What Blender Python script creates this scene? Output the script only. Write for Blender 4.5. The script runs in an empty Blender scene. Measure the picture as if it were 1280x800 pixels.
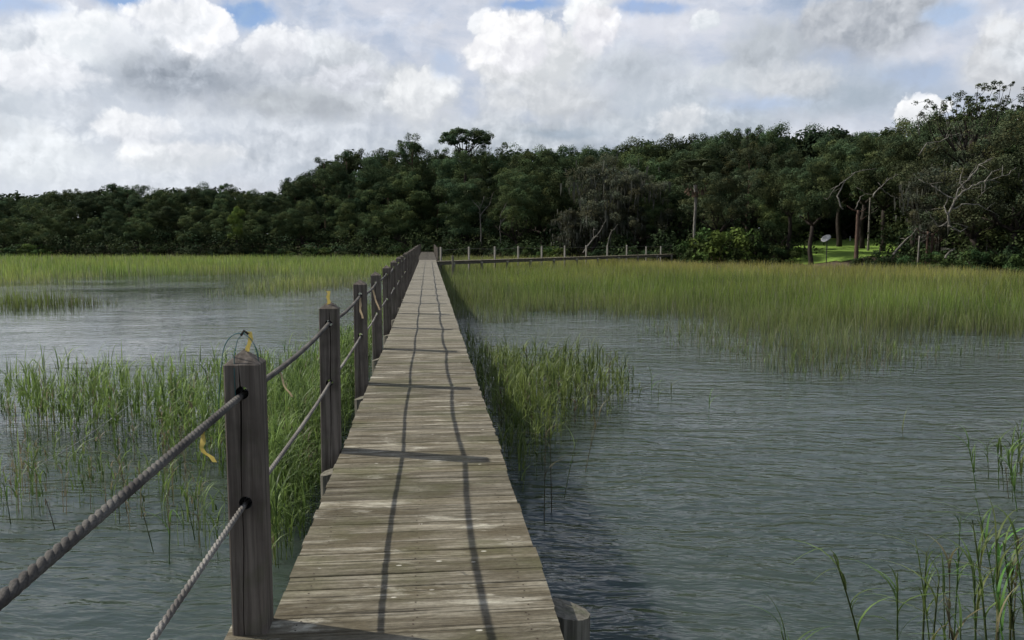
import bpy, bmesh, math, random
import numpy as np
from mathutils import Vector, Matrix
R = math.radians
C = bpy.context.scene.collection
scene = bpy.context.scene
rng = np.random.default_rng(7)
random.seed(7)

# ------------------------------------------------------------------ camera numbers (z = 0 is the water, deck top 1.1)
YAW, PIT, FPX, EYE, DECK = R(5.77), R(5.66), 1030.0, 2.7, 1.1

def at(px, py, z=0.0):
    """where a sight line measured on the photo meets the level z"""
    a = (px - 640) / FPX; b = (py - 400) / FPX
    vx = a; vf = math.cos(PIT) - b * math.sin(PIT); vz = -b * math.cos(PIT) - math.sin(PIT)
    t = (z - EYE) / vz
    return (vx * t * math.cos(YAW) + vf * t * math.sin(YAW), -vx * t * math.sin(YAW) + vf * t * math.cos(YAW))

def bearing(px, d):
    """ground position at bearing px and forward distance d"""
    a = (px - 640) / FPX
    return (a * d * math.cos(YAW) + d * math.sin(YAW), -a * d * math.sin(YAW) + d * math.cos(YAW))

# ------------------------------------------------------------------ tagging
def tag(o, label=None, cat=None, group=None, kind=None):
    if label: o['label'] = label
    if cat: o['category'] = cat
    if group: o['group'] = group
    if kind: o['kind'] = kind
    return o

def empty(name, loc=(0, 0, 0), rz=0.0, label=None, cat=None, group=None):
    o = bpy.data.objects.new(name, None); C.objects.link(o)
    o.location = loc; o.rotation_euler = (0, 0, rz); o.empty_display_size = .2
    return tag(o, label, cat, group)

def copy_tree(o, parent=None):
    c = o.copy(); C.objects.link(c); c.parent = parent
    for ch in o.children: copy_tree(ch, c)
    return c

ORD = ['first', 'second', 'third', 'fourth', 'fifth', 'sixth', 'seventh', 'eighth', 'ninth', 'tenth', 'eleventh', 'twelfth',
       'thirteenth', 'fourteenth', 'fifteenth', 'sixteenth', 'seventeenth', 'eighteenth', 'nineteenth', 'twentieth',
       'twenty-first', 'twenty-second', 'twenty-third', 'twenty-fourth', 'twenty-fifth', 'twenty-sixth', 'twenty-seventh',
       'twenty-eighth', 'twenty-ninth', 'thirtieth', 'thirty-first', 'thirty-second', 'thirty-third', 'thirty-fourth', 'thirty-fifth']

# ------------------------------------------------------------------ mesh builder
class MB:
    def __init__(s): s.v = []; s.f = []; s.c = []; s.smooth = False
    def add(s, vs, fs, col=(1, 1, 1)):
        n = len(s.v); s.v += [tuple(p) for p in vs]; s.f += [tuple(i + n for i in f) for f in fs]; s.c += [tuple(col)] * len(vs)
    def box(s, x0, x1, y0, y1, z0, z1, m=None, col=(1, 1, 1)):
        vs = [Vector(p) for p in ((x0, y0, z0), (x1, y0, z0), (x1, y1, z0), (x0, y1, z0), (x0, y0, z1), (x1, y0, z1), (x1, y1, z1), (x0, y1, z1))]
        if m: vs = [m @ p for p in vs]
        s.add(vs, [(3, 2, 1, 0), (4, 5, 6, 7), (0, 1, 5, 4), (1, 2, 6, 5), (2, 3, 7, 6), (3, 0, 4, 7)], col)
    def tube(s, pts, rad, n=8, cap=True, col=(1, 1, 1)):
        pts = [Vector(p) for p in pts]
        if not isinstance(rad, (list, tuple)): rad = [rad] * len(pts)
        vs = []; up = None
        for i, p in enumerate(pts):
            t = (pts[min(i + 1, len(pts) - 1)] - pts[max(i - 1, 0)])
            if t.length < 1e-9: t = Vector((0, 0, 1))
            t.normalize()
            if up is None:
                up = Vector((0, 0, 1)) if abs(t.z) < .9 else Vector((1, 0, 0))
            a = t.cross(up).normalized(); b = a.cross(t).normalized(); up = b
            for k in range(n):
                th = 2 * math.pi * k / n
                vs.append(p + (a * math.cos(th) + b * math.sin(th)) * rad[i])
        fs = []
        for i in range(len(pts) - 1):
            for k in range(n):
                fs.append((i * n + k, i * n + (k + 1) % n, (i + 1) * n + (k + 1) % n, (i + 1) * n + k))
        if cap:
            fs.append(tuple(range(n))[::-1]); fs.append(tuple(range((len(pts) - 1) * n, len(pts) * n)))
        s.add(vs, fs, col)
    def build(s, name, mat, parent=None, smooth=None):
        me = bpy.data.meshes.new(name); me.from_pydata(s.v, [], s.f)
        at_ = me.color_attributes.new('col', 'FLOAT_COLOR', 'POINT')
        arr = np.ones((len(s.v), 4), np.float32)
        if s.v: arr[:, :3] = np.array(s.c, np.float32)
        at_.data.foreach_set('color', arr.ravel())
        me.materials.append(mat); me.update()
        if smooth if smooth is not None else s.smooth:
            me.polygons.foreach_set('use_smooth', [True] * len(me.polygons))
        o = bpy.data.objects.new(name, me); C.objects.link(o)
        if parent: o.parent = parent
        return o

def np_mesh(name, verts, quads, cols, mat, parent=None, smooth=False, tris=None):
    me = bpy.data.meshes.new(name)
    nv = len(verts); nq = len(quads)
    me.vertices.add(nv); me.vertices.foreach_set('co', np.ascontiguousarray(verts, np.float32).ravel())
    me.loops.add(nq * 4); me.loops.foreach_set('vertex_index', np.ascontiguousarray(quads, np.int32).ravel())
    me.polygons.add(nq)
    me.polygons.foreach_set('loop_start', np.arange(0, nq * 4, 4, dtype=np.int32))
    me.polygons.foreach_set('loop_total', np.full(nq, 4, np.int32))
    me.update(calc_edges=True)
    if cols is not None:
        at_ = me.color_attributes.new('col', 'FLOAT_COLOR', 'POINT')
        arr = np.ones((nv, 4), np.float32); arr[:, :3] = cols
        at_.data.foreach_set('color', arr.ravel())
    me.materials.append(mat)
    if smooth: me.polygons.foreach_set('use_smooth', np.ones(nq, bool))
    o = bpy.data.objects.new(name, me); C.objects.link(o)
    if parent: o.parent = parent
    return o

# ------------------------------------------------------------------ node helper
class NT:
    def __init__(s, tree): s.t = tree; s.n = tree.nodes; s.l = tree.links; s.n.clear()
    def node(s, typ, ins=None, **kw):
        nd = s.n.new(typ)
        for k, v in kw.items(): setattr(nd, k, v)
        for k, v in (ins or {}).items():
            sk = nd.inputs[k]
            if isinstance(v, bpy.types.NodeSocket): s.l.new(v, sk)
            else: sk.default_value = v
        return nd
    def m(s, op, a, b=0.0, c=0.0, clamp=False):
        nd = s.node('ShaderNodeMath', {0: a, 1: b, 2: c}, operation=op, use_clamp=clamp); return nd.outputs[0]
    def vm(s, op, a, b=(0, 0, 0), **kw):
        nd = s.node('ShaderNodeVectorMath', {0: a, 1: b}, operation=op)
        return nd.outputs['Value'] if op in ('LENGTH', 'DOT_PRODUCT', 'DISTANCE') else nd.outputs[0]
    def mix(s, f, a, b, blend='MIX'):
        nd = s.node('ShaderNodeMix', data_type='RGBA', blend_type=blend)
        for i, v in ((0, f), (6, a), (7, b)):
            if isinstance(v, bpy.types.NodeSocket): s.l.new(v, nd.inputs[i])
            else: nd.inputs[i].default_value = v if i == 0 or len(v) == 4 else (*v, 1)
        return nd.outputs[2]
    def noise(s, vec, scale, detail=4, rough=.5, dist=0.0, col=False, **kw):
        nd = s.node('ShaderNodeTexNoise', {'Vector': vec, 'Scale': scale, 'Detail': detail, 'Roughness': rough, 'Distortion': dist}, **kw)
        return nd.outputs['Color' if col else 'Fac']
    def ss(s, x, a, b, o0=0.0, o1=1.0):
        nd = s.node('ShaderNodeMapRange', {'Value': x, 'From Min': a, 'From Max': b, 'To Min': o0, 'To Max': o1}, interpolation_type='SMOOTHSTEP')
        return nd.outputs[0]
    def scale(s, v, xyz):
        return s.vm('MULTIPLY', v, xyz)

def new_mat(name):
    m = bpy.data.materials.new(name); m.use_nodes = True
    t = NT(m.node_tree); return m, t
def finish(t, shader):
    o = t.node('ShaderNodeOutputMaterial'); t.l.new(shader, o.inputs['Surface'])
def bump(t, h, dist, strength=1.0):
    return t.node('ShaderNodeBump', {'Height': h, 'Distance': dist, 'Strength': strength}).outputs[0]
def prin(t, **kw):
    nd = t.n.new('ShaderNodeBsdfPrincipled')
    for k, v in kw.items():
        sk = nd.inputs[k.replace('_', ' ')]
        if isinstance(v, bpy.types.NodeSocket): t.l.new(v, sk)
        else: sk.default_value = v
    return nd.outputs[0]

# ------------------------------------------------------------------ materials
def mat_leaf(name, tint=(1, 1, 1), trans=.35, rough=.55, spec=.3):
    m, t = new_mat(name)
    c = t.node('ShaderNodeVertexColor', layer_name='col').outputs[0]
    oi = t.node('ShaderNodeObjectInfo').outputs['Random']
    c = t.mix(1.0, c, (*tint, 1), 'MULTIPLY')
    hs = t.node('ShaderNodeHueSaturation', {'Hue': t.m('ADD', .484, t.m('MULTIPLY', oi, .022)), 'Saturation': 1.0,
                                           'Value': t.m('ADD', .64, t.m('MULTIPLY', oi, .60)), 'Color': c}).outputs[0]
    p = prin(t, Base_Color=hs, Roughness=rough, Specular_IOR_Level=spec)
    tr = t.node('ShaderNodeBsdfTranslucent', {'Color': hs}).outputs[0]
    mx = t.node('ShaderNodeMixShader', {0: trans}); t.l.new(p, mx.inputs[1]); t.l.new(tr, mx.inputs[2])
    finish(t, mx.outputs[0]); return m

def mat_deck(name, light=1.0):
    m, t = new_mat(name)
    g = t.node('ShaderNodeNewGeometry')
    tc = t.node('ShaderNodeTexCoord').outputs['Object']
    rnd = g.outputs['Random Per Island']
    off = t.node('ShaderNodeCombineXYZ', {0: t.m('MULTIPLY', rnd, 37.0), 1: t.m('MULTIPLY', rnd, 3.1), 2: 0.0}).outputs[0]
    p = t.vm('ADD', tc, off)
    grain = t.noise(t.scale(p, (1.5, 30, 8)), 1.0, 9, .66, .35)
    fine = t.noise(t.scale(p, (7, 210, 30)), 1.0, 4, .6)
    blot = t.noise(t.scale(p, (1.8, 5.0, 3)), 1.0, 6, .6, .4)
    worn = t.noise(t.scale(tc, (2.0, 6.5, 3)), 1.0, 8, .68, .6)
    c = t.mix(t.ss(grain, .36, .66), (.092, .080, .058, 1), (.285, .262, .212, 1))
    c = t.mix(t.ss(blot, .38, .66), c, (.090, .076, .050, 1))
    c = t.mix(t.m('MULTIPLY', t.ss(worn, .54, .68), t.ss(grain, .3, .6)), c, (.42, .40, .34, 1))
    moss = t.noise(t.scale(tc, (1.3, 2.2, 1)), 1.0, 5, .6)
    c = t.mix(t.m('MULTIPLY', t.ss(moss, .46, .66), .65), c, (.082, .082, .040, 1))
    v = t.m('ADD', .72, t.m('MULTIPLY', rnd, .52))
    vv = t.node('ShaderNodeCombineColor', {0: v, 1: v, 2: v}).outputs[0]
    c = t.mix(1.0, c, vv, 'MULTIPLY')
    # thin dark checks along the grain
    chk = t.noise(t.scale(p, (.9, 70, 5)), 1.0, 4, .5, .3)
    dark = t.ss(chk, .30, .36, 1.0, 0.0)
    c = t.mix(t.m('MULTIPLY', dark, .8), c, (.03, .025, .018, 1))
    # pale flecks
    fl = t.node('ShaderNodeTexVoronoi', {'Vector': t.scale(p, (1.1, 2.4, 1)), 'Scale': 5.0}, feature='F1')
    fk = t.m('MULTIPLY', t.ss(fl.outputs['Distance'], .06, .10, 1, 0), t.ss(t.node('ShaderNodeSeparateColor', {0: fl.outputs['Color']}).outputs[0], .72, .76))
    c = t.mix(t.m('MULTIPLY', fk, .75), c, (.62, .6, .54, 1))
    # with distance along the walk the board colour turns paler and more even
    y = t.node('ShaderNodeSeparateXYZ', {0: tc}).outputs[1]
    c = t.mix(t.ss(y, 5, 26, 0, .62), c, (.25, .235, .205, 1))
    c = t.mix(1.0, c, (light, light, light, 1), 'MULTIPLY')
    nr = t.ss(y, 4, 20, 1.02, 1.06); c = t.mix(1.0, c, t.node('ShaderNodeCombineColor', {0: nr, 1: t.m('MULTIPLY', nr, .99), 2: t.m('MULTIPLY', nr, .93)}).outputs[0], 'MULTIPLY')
    spk = t.noise(t.scale(tc, (26, 60, 20)), 1.0, 5, .7); sv = t.ss(spk, .3, .7, .78, 1.22); c = t.mix(1.0, c, t.node('ShaderNodeCombineColor', {0: sv, 1: sv, 2: sv}).outputs[0], 'MULTIPLY')
    h = t.m('ADD', t.m('MULTIPLY', grain, .6), t.m('SUBTRACT', t.m('MULTIPLY', fine, .35), t.m('MULTIPLY', dark, .6)))
    finish(t, prin(t, Base_Color=c, Roughness=.85, Specular_IOR_Level=.2, Normal=bump(t, h, .009, 1.0)))
    return m

def mat_wood(name, c0, c1, axis=2, green=0.0, scale=1.0):
    m, t = new_mat(name)
    tc = t.node('ShaderNodeTexCoord').outputs['Object']
    oi = t.node('ShaderNodeObjectInfo').outputs['Random']
    off = t.node('ShaderNodeCombineXYZ', {0: t.m('MULTIPLY', oi, 11.0), 1: t.m('MULTIPLY', oi, 7.0), 2: t.m('MULTIPLY', oi, 5.0)}).outputs[0]
    p = t.vm('ADD', tc, off)
    s = [38 * scale, 38 * scale, 38 * scale]; s[axis] = 1.7 * scale
    grain = t.noise(t.scale(p, tuple(s)), 1.0, 7, .62, .3)
    big = t.noise(p, 4.0, 4, .6)
    c = t.mix(t.ss(grain, .3, .7), (*c0, 1), (*c1, 1))
    c = t.mix(t.m('MULTIPLY', t.ss(big, .45, .75), .55), c, tuple(x * .55 for x in c0) + (1,))
    if green:
        z = t.node('ShaderNodeSeparateXYZ', {0: tc}).outputs[2]
        c = t.mix(t.m('MULTIPLY', t.ss(t.noise(p, 9, 5, .6), .5, .7), green), c, (.07, .09, .035, 1))
    finish(t, prin(t, Base_Color=c, Roughness=.88, Specular_IOR_Level=.15, Normal=bump(t, grain, .004, .8)))
    return m

def mat_plain(name, col, rough=.7, trans=0.0, spec=.3, nscale=20):
    m, t = new_mat(name)
    tc = t.node('ShaderNodeTexCoord').outputs['Object']
    n = t.noise(tc, nscale, 4, .6)
    c = t.mix(t.ss(n, .35, .7), tuple(x * .72 for x in col) + (1,), (*col, 1))
    p = prin(t, Base_Color=c, Roughness=rough, Specular_IOR_Level=spec)
    if trans:
        tr = t.node('ShaderNodeBsdfTranslucent', {'Color': c}).outputs[0]
        mx = t.node('ShaderNodeMixShader', {0: trans}); t.l.new(p, mx.inputs[1]); t.l.new(tr, mx.inputs[2]); p = mx.outputs[0]
    finish(t, p); return m

def mat_bark(name, c0, c1):
    m, t = new_mat(name)
    tc = t.node('ShaderNodeTexCoord').outputs['Object']
    n = t.noise(t.scale(tc, (6, 6, 1.6)), 1.0, 7, .65, .4)
    c = t.mix(t.ss(n, .35, .68), (*c0, 1), (*c1, 1))
    finish(t, prin(t, Base_Color=c, Roughness=.9, Specular_IOR_Level=.1, Normal=bump(t, n, .03, .8)))
    return m

def mat_ground():
    m, t = new_mat('ground')
    tc = t.node('ShaderNodeTexCoord').outputs['Object']
    n = t.noise(tc, .35, 8, .65); f = t.noise(tc, 6.0, 6, .6)
    c = t.mix(t.ss(n, .35, .65), (.035, .030, .018, 1), (.055, .052, .026, 1))
    c = t.mix(t.ss(f, .5, .75), c, (.085, .075, .045, 1))
    z = t.node('ShaderNodeSeparateXYZ', {0: tc}).outputs[2]
    c = t.mix(t.ss(z, -.1, .25, 1, 0), c, (.045, .04, .028, 1))
    finish(t, prin(t, Base_Color=c, Roughness=.95, Specular_IOR_Level=.1, Normal=bump(t, f, .05, .6)))
    return m

def mat_lawn():
    m, t = new_mat('lawn')
    tc = t.node('ShaderNodeTexCoord').outputs['Object']
    n = t.noise(tc, .5, 6, .6); f = t.noise(tc, 9.0, 5, .7)
    c = t.mix(t.ss(n, .35, .65), (.14, .23, .042, 1), (.20, .31, .06, 1))
    c = t.mix(t.ss(f, .45, .8), c, (.20, .26, .07, 1))
    finish(t, prin(t, Base_Color=c, Roughness=.8, Specular_IOR_Level=.1, Normal=bump(t, f, .04, .7)))
    return m

def mat_mud():
    m, t = new_mat('mud')
    tc = t.node('ShaderNodeTexCoord').outputs['Object']
    n = t.noise(tc, .8, 7, .65); f = t.noise(tc, 9.0, 5, .7)
    c = t.mix(t.ss(n, .35, .65), (.085, .067, .045, 1), (.13, .105, .07, 1))
    c = t.mix(t.ss(f, .5, .75), c, (.17, .14, .10, 1))
    finish(t, prin(t, Base_Color=c, Roughness=.95, Specular_IOR_Level=.1, Normal=bump(t, f, .03, .6)))
    return m

def mat_water():
    m, t = new_mat('water')
    tc = t.node('ShaderNodeTexCoord').outputs['Object']
    # wind ripples: crests run roughly left to right, slightly slanted
    rot = t.node('ShaderNodeMapping', {'Vector': tc, 'Rotation': (0, 0, R(9)), 'Scale': (1, 1, 1)}).outputs[0]
    warp = t.noise(rot, .6, 3, .5, col=True)
    pw = t.vm('ADD', rot, t.scale(t.vm('SUBTRACT', warp, (.5, .5, .5)), (.5, .5, 0)))
    a = t.noise(t.scale(pw, (1.25, 4.0, 1)), 1.0, 3, .5, .35)
    b = t.noise(t.scale(pw, (3.6, 10.0, 1)), 1.0, 3, .5, .2)
    d = t.noise(t.scale(pw, (.35, .95, 1)), 1.0, 2, .5)
    patch = t.ss(t.noise(t.scale(tc, (.10, .16, 1)), 1.0, 3, .6), .32, .68, .45, 1.15)
    h = t.m('ADD', t.m('MULTIPLY', a, .074), t.m('ADD', t.m('MULTIPLY', b, .030), t.m('MULTIPLY', d, .06)))
    sx = t.node('ShaderNodeSeparateXYZ', {0: tc})
    lee = t.m('MULTIPLY', t.ss(sx.outputs[0], -2, -8, 0, .80), t.ss(sx.outputs[1], 9, 20))     # sheltered, calmer water on the left
    h = t.m('MULTIPLY', h, t.m('MULTIPLY', patch, t.m('SUBTRACT', 1.0, lee)))
    nrm = bump(t, h, 1.0, 1.0)
    mur = t.noise(tc, .25, 4, .6)
    c = t.mix(t.ss(mur, .3, .7), (.038, .053, .045, 1), (.051, .067, .055, 1))
    p = prin(t, Base_Color=c, Roughness=.06, IOR=1.333, Specular_IOR_Level=.5, Normal=nrm, Subsurface_Weight=1.0, Subsurface_Radius=(.8, 1.0, .8), Subsurface_Scale=.55)
    p.node.subsurface_method = 'BURLEY'; finish(t, p)
    return m

def mat_rope(k=1.0):
    m, t = new_mat('rope'); tc = t.node('ShaderNodeTexCoord').outputs['Object']
    dirt = t.noise(t.scale(tc, (8, 3, 8)), 1.0, 5, .6); fib = t.noise(t.scale(tc, (260, 120, 260)), 1.0, 4, .6)
    c = t.mix(t.ss(dirt, .35, .65), (.10, .09, .08, 1), (.25, .235, .21, 1))
    c = t.mix(t.ss(fib, .35, .6, .6, 0), c, (.06, .055, .05, 1))
    c = t.mix(1.0, c, (k, k, k, 1), 'MULTIPLY')
    finish(t, prin(t, Base_Color=c, Roughness=.85, Specular_IOR_Level=.2, Normal=bump(t, fib, .002, .8))); return m

M = {}
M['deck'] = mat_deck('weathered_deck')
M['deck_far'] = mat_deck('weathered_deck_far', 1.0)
M['post'] = mat_wood('post_wood', (.072, .060, .050), (.175, .152, .128), green=.2)
M['beam'] = mat_wood('beam_wood', (.07, .062, .05), (.13, .118, .095), axis=0)
M['stringer'] = mat_wood('stringer_wood', (.07, .062, .05), (.13, .118, .095), axis=1)
M['pile'] = mat_wood('pile_wood', (.09, .083, .065), (.22, .205, .165), green=.35)
M['pale_post'] = mat_wood('pale_post_wood', (.20, .185, .155), (.34, .32, .28))
M['rope'] = mat_rope(1.15); M['rope_dark'] = mat_rope(.60)
M['hole'] = mat_plain('hole', (.012, .011, .01), .95)  # near-black lining: the shade inside the rope holes is painted
M['ribbon'] = mat_plain('yellow_tape', (.78, .60, .16), .5, .4)
M['ribbon_pale'] = mat_plain('pale_tape', (.62, .48, .30), .6, .4)
M['wire'] = mat_plain('teal_wire', (.03, .13, .13), .4)
M['twine'] = mat_plain('twine', (.45, .45, .42), .8)
M['bark'] = mat_bark('bark', (.022, .018, .015), (.05, .042, .035))
M['bark_red'] = mat_bark('pine_bark', (.06, .040, .031), (.12, .082, .062))
M['bark_pale'] = mat_bark('bleached_bark', (.10, .092, .078), (.24, .225, .195))
M['leaf'] = mat_leaf('foliage', trans=.22, spec=.08, rough=.8)
M['moss'] = mat_leaf('spanish_moss', trans=.25, rough=.9, spec=.05)
M['grass'] = mat_leaf('marsh_grass', trans=.45, rough=.5, spec=.35)
M['ground'] = mat_ground(); M['lawn'] = mat_lawn(); M['mud'] = mat_mud(); M['water'] = mat_water()
M['rust'] = mat_plain('rusty_nail', (.045, .028, .018), .8)
M['white'] = mat_plain('white_metal', (.78, .78, .76), .4)
M['metal'] = mat_plain('dark_metal', (.05, .05, .05), .5)

# ------------------------------------------------------------------ terrain
SHORE = np.array([(-2600, 330), (-300, 150), (-120, 126), (-60, 119), (-20, 113), (2, 106), (14, 95), (25, 84), (36.5, 74.5), (42.5, 66), (41, 58),
                  (45, 48), (60, 38), (100, 26), (220, 10), (2600, -200)], float)
POLY = np.vstack([SHORE, [(2600, 3000), (-2600, 3000)]])

def in_poly(x, y, poly):
    x = np.asarray(x, float); y = np.asarray(y, float); r = np.zeros(x.shape, bool)
    px, py = poly[:, 0], poly[:, 1]; j = len(poly) - 1
    for i in range(len(poly)):
        c = ((py[i] > y) != (py[j] > y))
        with np.errstate(divide='ignore', invalid='ignore'):
            xi = (px[j] - px[i]) * (y - py[i]) / (py[j] - py[i] + 1e-30) + px[i]
        r ^= c & (x < xi); j = i
    return r

def edge_dist(x, y, pts, closed=False):
    x = np.asarray(x, float); y = np.asarray(y, float); best = np.full(x.shape, 1e9)
    n = len(pts) - (0 if closed else 1)
    for i in range(n):
        a = pts[i]; b = pts[(i + 1) % len(pts)]; ab = b - a; L = (ab ** 2).sum() + 1e-12
        t = np.clip(((x - a[0]) * ab[0] + (y - a[1]) * ab[1]) / L, 0, 1)
        best = np.minimum(best, np.hypot(x - a[0] - t * ab[0], y - a[1] - t * ab[1]))
    return best

def wob(x, y, s=1.0, seed=0.0):
    """smooth pseudo noise -1..1"""
    x = np.asarray(x, float) / s; y = np.asarray(y, float) / s
    return (np.sin(x * 1.3 + 1.7 * np.sin(y * .9 + seed) + seed) + np.sin(y * 1.7 + 1.3 * np.sin(x * 1.1 - seed) + 2 * seed)
            + .6 * np.sin((x + y) * 2.9 + seed * 3 + 1.5 * np.sin(x * 2.3)) + .6 * np.sin((x - y) * 3.7 + seed + 1.2 * np.sin(y * 3.1))) / 3.2

def height(x, y):
    x = np.asarray(x, float); y = np.asarray(y, float)
    d = edge_dist(x, y, SHORE); land = in_poly(x, y, POLY)
    sm = np.clip(d / 7, 0, 1); sm = sm * sm * (3 - 2 * sm)
    zl = -.05 + 1.0 * sm + np.minimum(.040 * np.maximum(0, d - 5), 2.4) + .05 * wob(x, y, 4)
    zs = -.05 - .45 * np.clip(d / 10, 0, 1)
    return np.where(land, zl, zs)

def spaced(lo, hi, step, far):
    a = list(np.arange(lo, hi + .01, step)); s = step; v = a[-1]
    while v < far: s *= 1.35; v += s; a.append(v)
    s = step; v = a[0]
    while v > -far: s *= 1.35; v -= s; a.insert(0, v)
    return np.array(a)

def grid_mesh(name, xs, ys, zf, mat, keep=None):
    X, Y = np.meshgrid(xs, ys); Z = zf(X, Y)
    v = np.stack([X.ravel(), Y.ravel(), Z.ravel()], 1); nx = len(xs)
    i, j = np.meshgrid(np.arange(nx - 1), np.arange(len(ys) - 1)); a = (j * nx + i).ravel()
    q = np.stack([a, a + 1, a + 1 + nx, a + nx], 1)
    if keep is not None:
        cx = v[q].mean(1); q = q[keep(cx[:, 0], cx[:, 1])]
        used = np.unique(q); mp = np.zeros(len(v), int); mp[used] = np.arange(len(used)); v = v[used]; q = mp[q]
    return np_mesh(name, v, q, None, mat, smooth=True)

tag(grid_mesh('ground', spaced(-130, 130, 2.0, 2600), spaced(-20, 180, 2.0, 2600), height, M['ground']), kind='structure')
w = MB(); w.add([(-2600, -2600, 0), (2600, -2600, 0), (2600, 2600, 0), (-2600, 2600, 0)], [(0, 1, 2, 3)])
tag(w.build('water', M['water']), kind='structure')

def px_poly(pts, z=0.0): return np.array([at(*p, z) for p in pts])
lawn_poly = np.array([bearing(985, 80.5), bearing(1110, 79), bearing(1135, 100), bearing(1150, 135), bearing(1000, 140), bearing(975, 105)])
tag(grid_mesh('lawn', np.arange(25, 90, .8), np.arange(55, 150, .8), lambda x, y: height(x, y) + .10, M['lawn'],
              lambda x, y: in_poly(x, y, lawn_poly)), kind='structure')
mud_poly = np.array([bearing(835, 82), bearing(900, 77), bearing(1000, 72), bearing(1075, 69), bearing(1120, 70), bearing(1120, 79.2),
                     bearing(1075, 79.6), bearing(1000, 80.6), bearing(900, 90), bearing(835, 90)])
tag(grid_mesh('mud_bank', np.arange(15, 60, .7), np.arange(50, 105, .7), lambda x, y: np.maximum(height(x, y), .02) + .05 + .03 * wob(x, y, 1.5), M['mud'],
              lambda x, y: in_poly(x, y, mud_poly)), kind='structure')

# ------------------------------------------------------------------ boardwalk
NAILS = []
def plank_run(mb, y0, y1, xl, xr, w=.140, gap=.0085, top=0.0, th=.045, jit=.007, rnd=None, seg=6):
    """cross planks with slightly wavy, worn edges"""
    rd = rnd or random; y = y0
    while y < y1:
        ww = w * rd.uniform(.96, 1.03); a = xl(y) + rd.uniform(-jit, jit); b = xr(y) + rd.uniform(-jit, jit)
        dz = rd.uniform(-.003, .003); sk = rd.uniform(-.004, .004); e = .0035
        NAILS.append((y, ww, top + dz))
        g0 = gap * rd.choice((.25, .4, .6, 1.0, 1.5)) * .8
        vs = []; n = seg
        ph = [rd.uniform(0, 6) for _ in range(4)]
        for k in range(n + 1):
            s = k / n; x = a + (b - a) * s; sl = sk * (s - .5) * 2
            wv0 = .0016 * math.sin(s * 7 + ph[0]) + .001 * math.sin(s * 17 + ph[1]); wv1 = .0016 * math.sin(s * 7 + ph[2]) + .001 * math.sin(s * 19 + ph[3])
            cup = -.0008
            for (yy, zz) in ((y + wv0 + sl, -th), (y + wv0 + sl, -e), (y + e + wv0 + sl, 0), (y + ww / 2 + sl, cup), (y + ww - e + wv1 + sl, 0), (y + ww + wv1 + sl, -e), (y + ww + wv1 + sl, -th)):
                vs.append((x, yy, top + zz + dz))
        fs = []
        for k in range(n):
            for i in range(7):
                j = (i + 1) % 7
                fs.append((k * 7 + i, (k + 1) * 7 + i, (k + 1) * 7 + j, k * 7 + j))
        fs.append(tuple(range(7))); fs.append(tuple(range(n * 7, n * 7 + 7))[::-1])
        mb.add(vs, fs); y += ww + g0
    return y

XL, XR, YEND = -.672, .532, 61.6
bw = empty('boardwalk', (0, 0, 0), label='long straight weathered plank boardwalk running over the marsh water to the woods', cat='boardwalk')
rd = random.Random(3); mb = MB()
plank_run(mb, -3.0, 3.26, lambda y: -.835, lambda y: XR, rnd=rd, top=DECK)
plank_run(mb, 3.28, YEND, lambda y: XL, lambda y: XR + .004 * math.sin(y * 2.1), rnd=rd, top=DECK)
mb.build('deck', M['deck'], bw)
nb = MB()
for (y, ww, tz) in NAILS:
    if y > 16 or y < 1: continue
    for x in (XL + .12, -.07, XR - .12):
        for fy in (.24, .76):
            cx_ = x + rd.uniform(-.012, .012); cy_ = y + ww * fy + rd.uniform(-.008, .008)
            nb.add([(cx_ + .0048 * math.cos(k * 1.0472), cy_ + .0048 * math.sin(k * 1.0472), tz + .0012) for k in range(6)], [tuple(range(6))])
tag(nb.build('nail_heads', M['rust'], bw), kind='stuff')
for x in (XL + .12, -.07, XR - .12):
    s = MB(); s.box(x - .02, x + .02, -3, YEND, DECK - .048 - .19, DECK - .048); s.build('stringer', M['stringer'], bw)
PST = 2.885
POSTY = [3.365 + PST * i for i in range(20)]
BENTS = [POSTY[0] - PST] + POSTY
for i, y in enumerate(BENTS):
    s = MB(); s.box(XL - .02, XR + .05, y - .17, y - .10, DECK - .048 - .19 - .18, DECK - .048 - .192); s.build('cross_beam', M['beam'], bw)
    for side in (-1, 1):
        s = MB(); x = (XL - .055) if side < 0 else (XR + .085); yy = y - .24 + rd.uniform(-.05, .05) if i != 1 else y - .13
        if side > 0: yy = y - .10
        if side > 0 and i != 1: x = XR - .10
        if side > 0 and i == 1: x = XR + .085; yy = y + .26
        if side < 0 and i == 1: yy = y - .5
        r = .085 if side < 0 else .11; n = 14; top = DECK - (.10 if side < 0 else .10)
        vs = []; lean = rd.uniform(-.02, .02)
        zs = [-.9, -.1, .3, top - .02]
        for z in zs:
            for k in range(n):
                th = 2 * math.pi * k / n; q = r * (1 + .06 * math.sin(3 * th + i))
                zz = z
                if z == zs[-1]: zz = top + (.035 if side < 0 else .05) * math.cos(th) * (-side) * .6 - .01
                vs.append((x + lean * (z - top) + q * math.cos(th), yy + q * math.sin(th), zz))
        fs = [(a * n + k, a * n + (k + 1) % n, (a + 1) * n + (k + 1) % n, (a + 1) * n + k) for a in range(3) for k in range(n)]
        fs.append(tuple(range(3 * n, 4 * n)))
        s.add(vs, fs); s.build('pile', M['pile'], bw, smooth=False)

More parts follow.
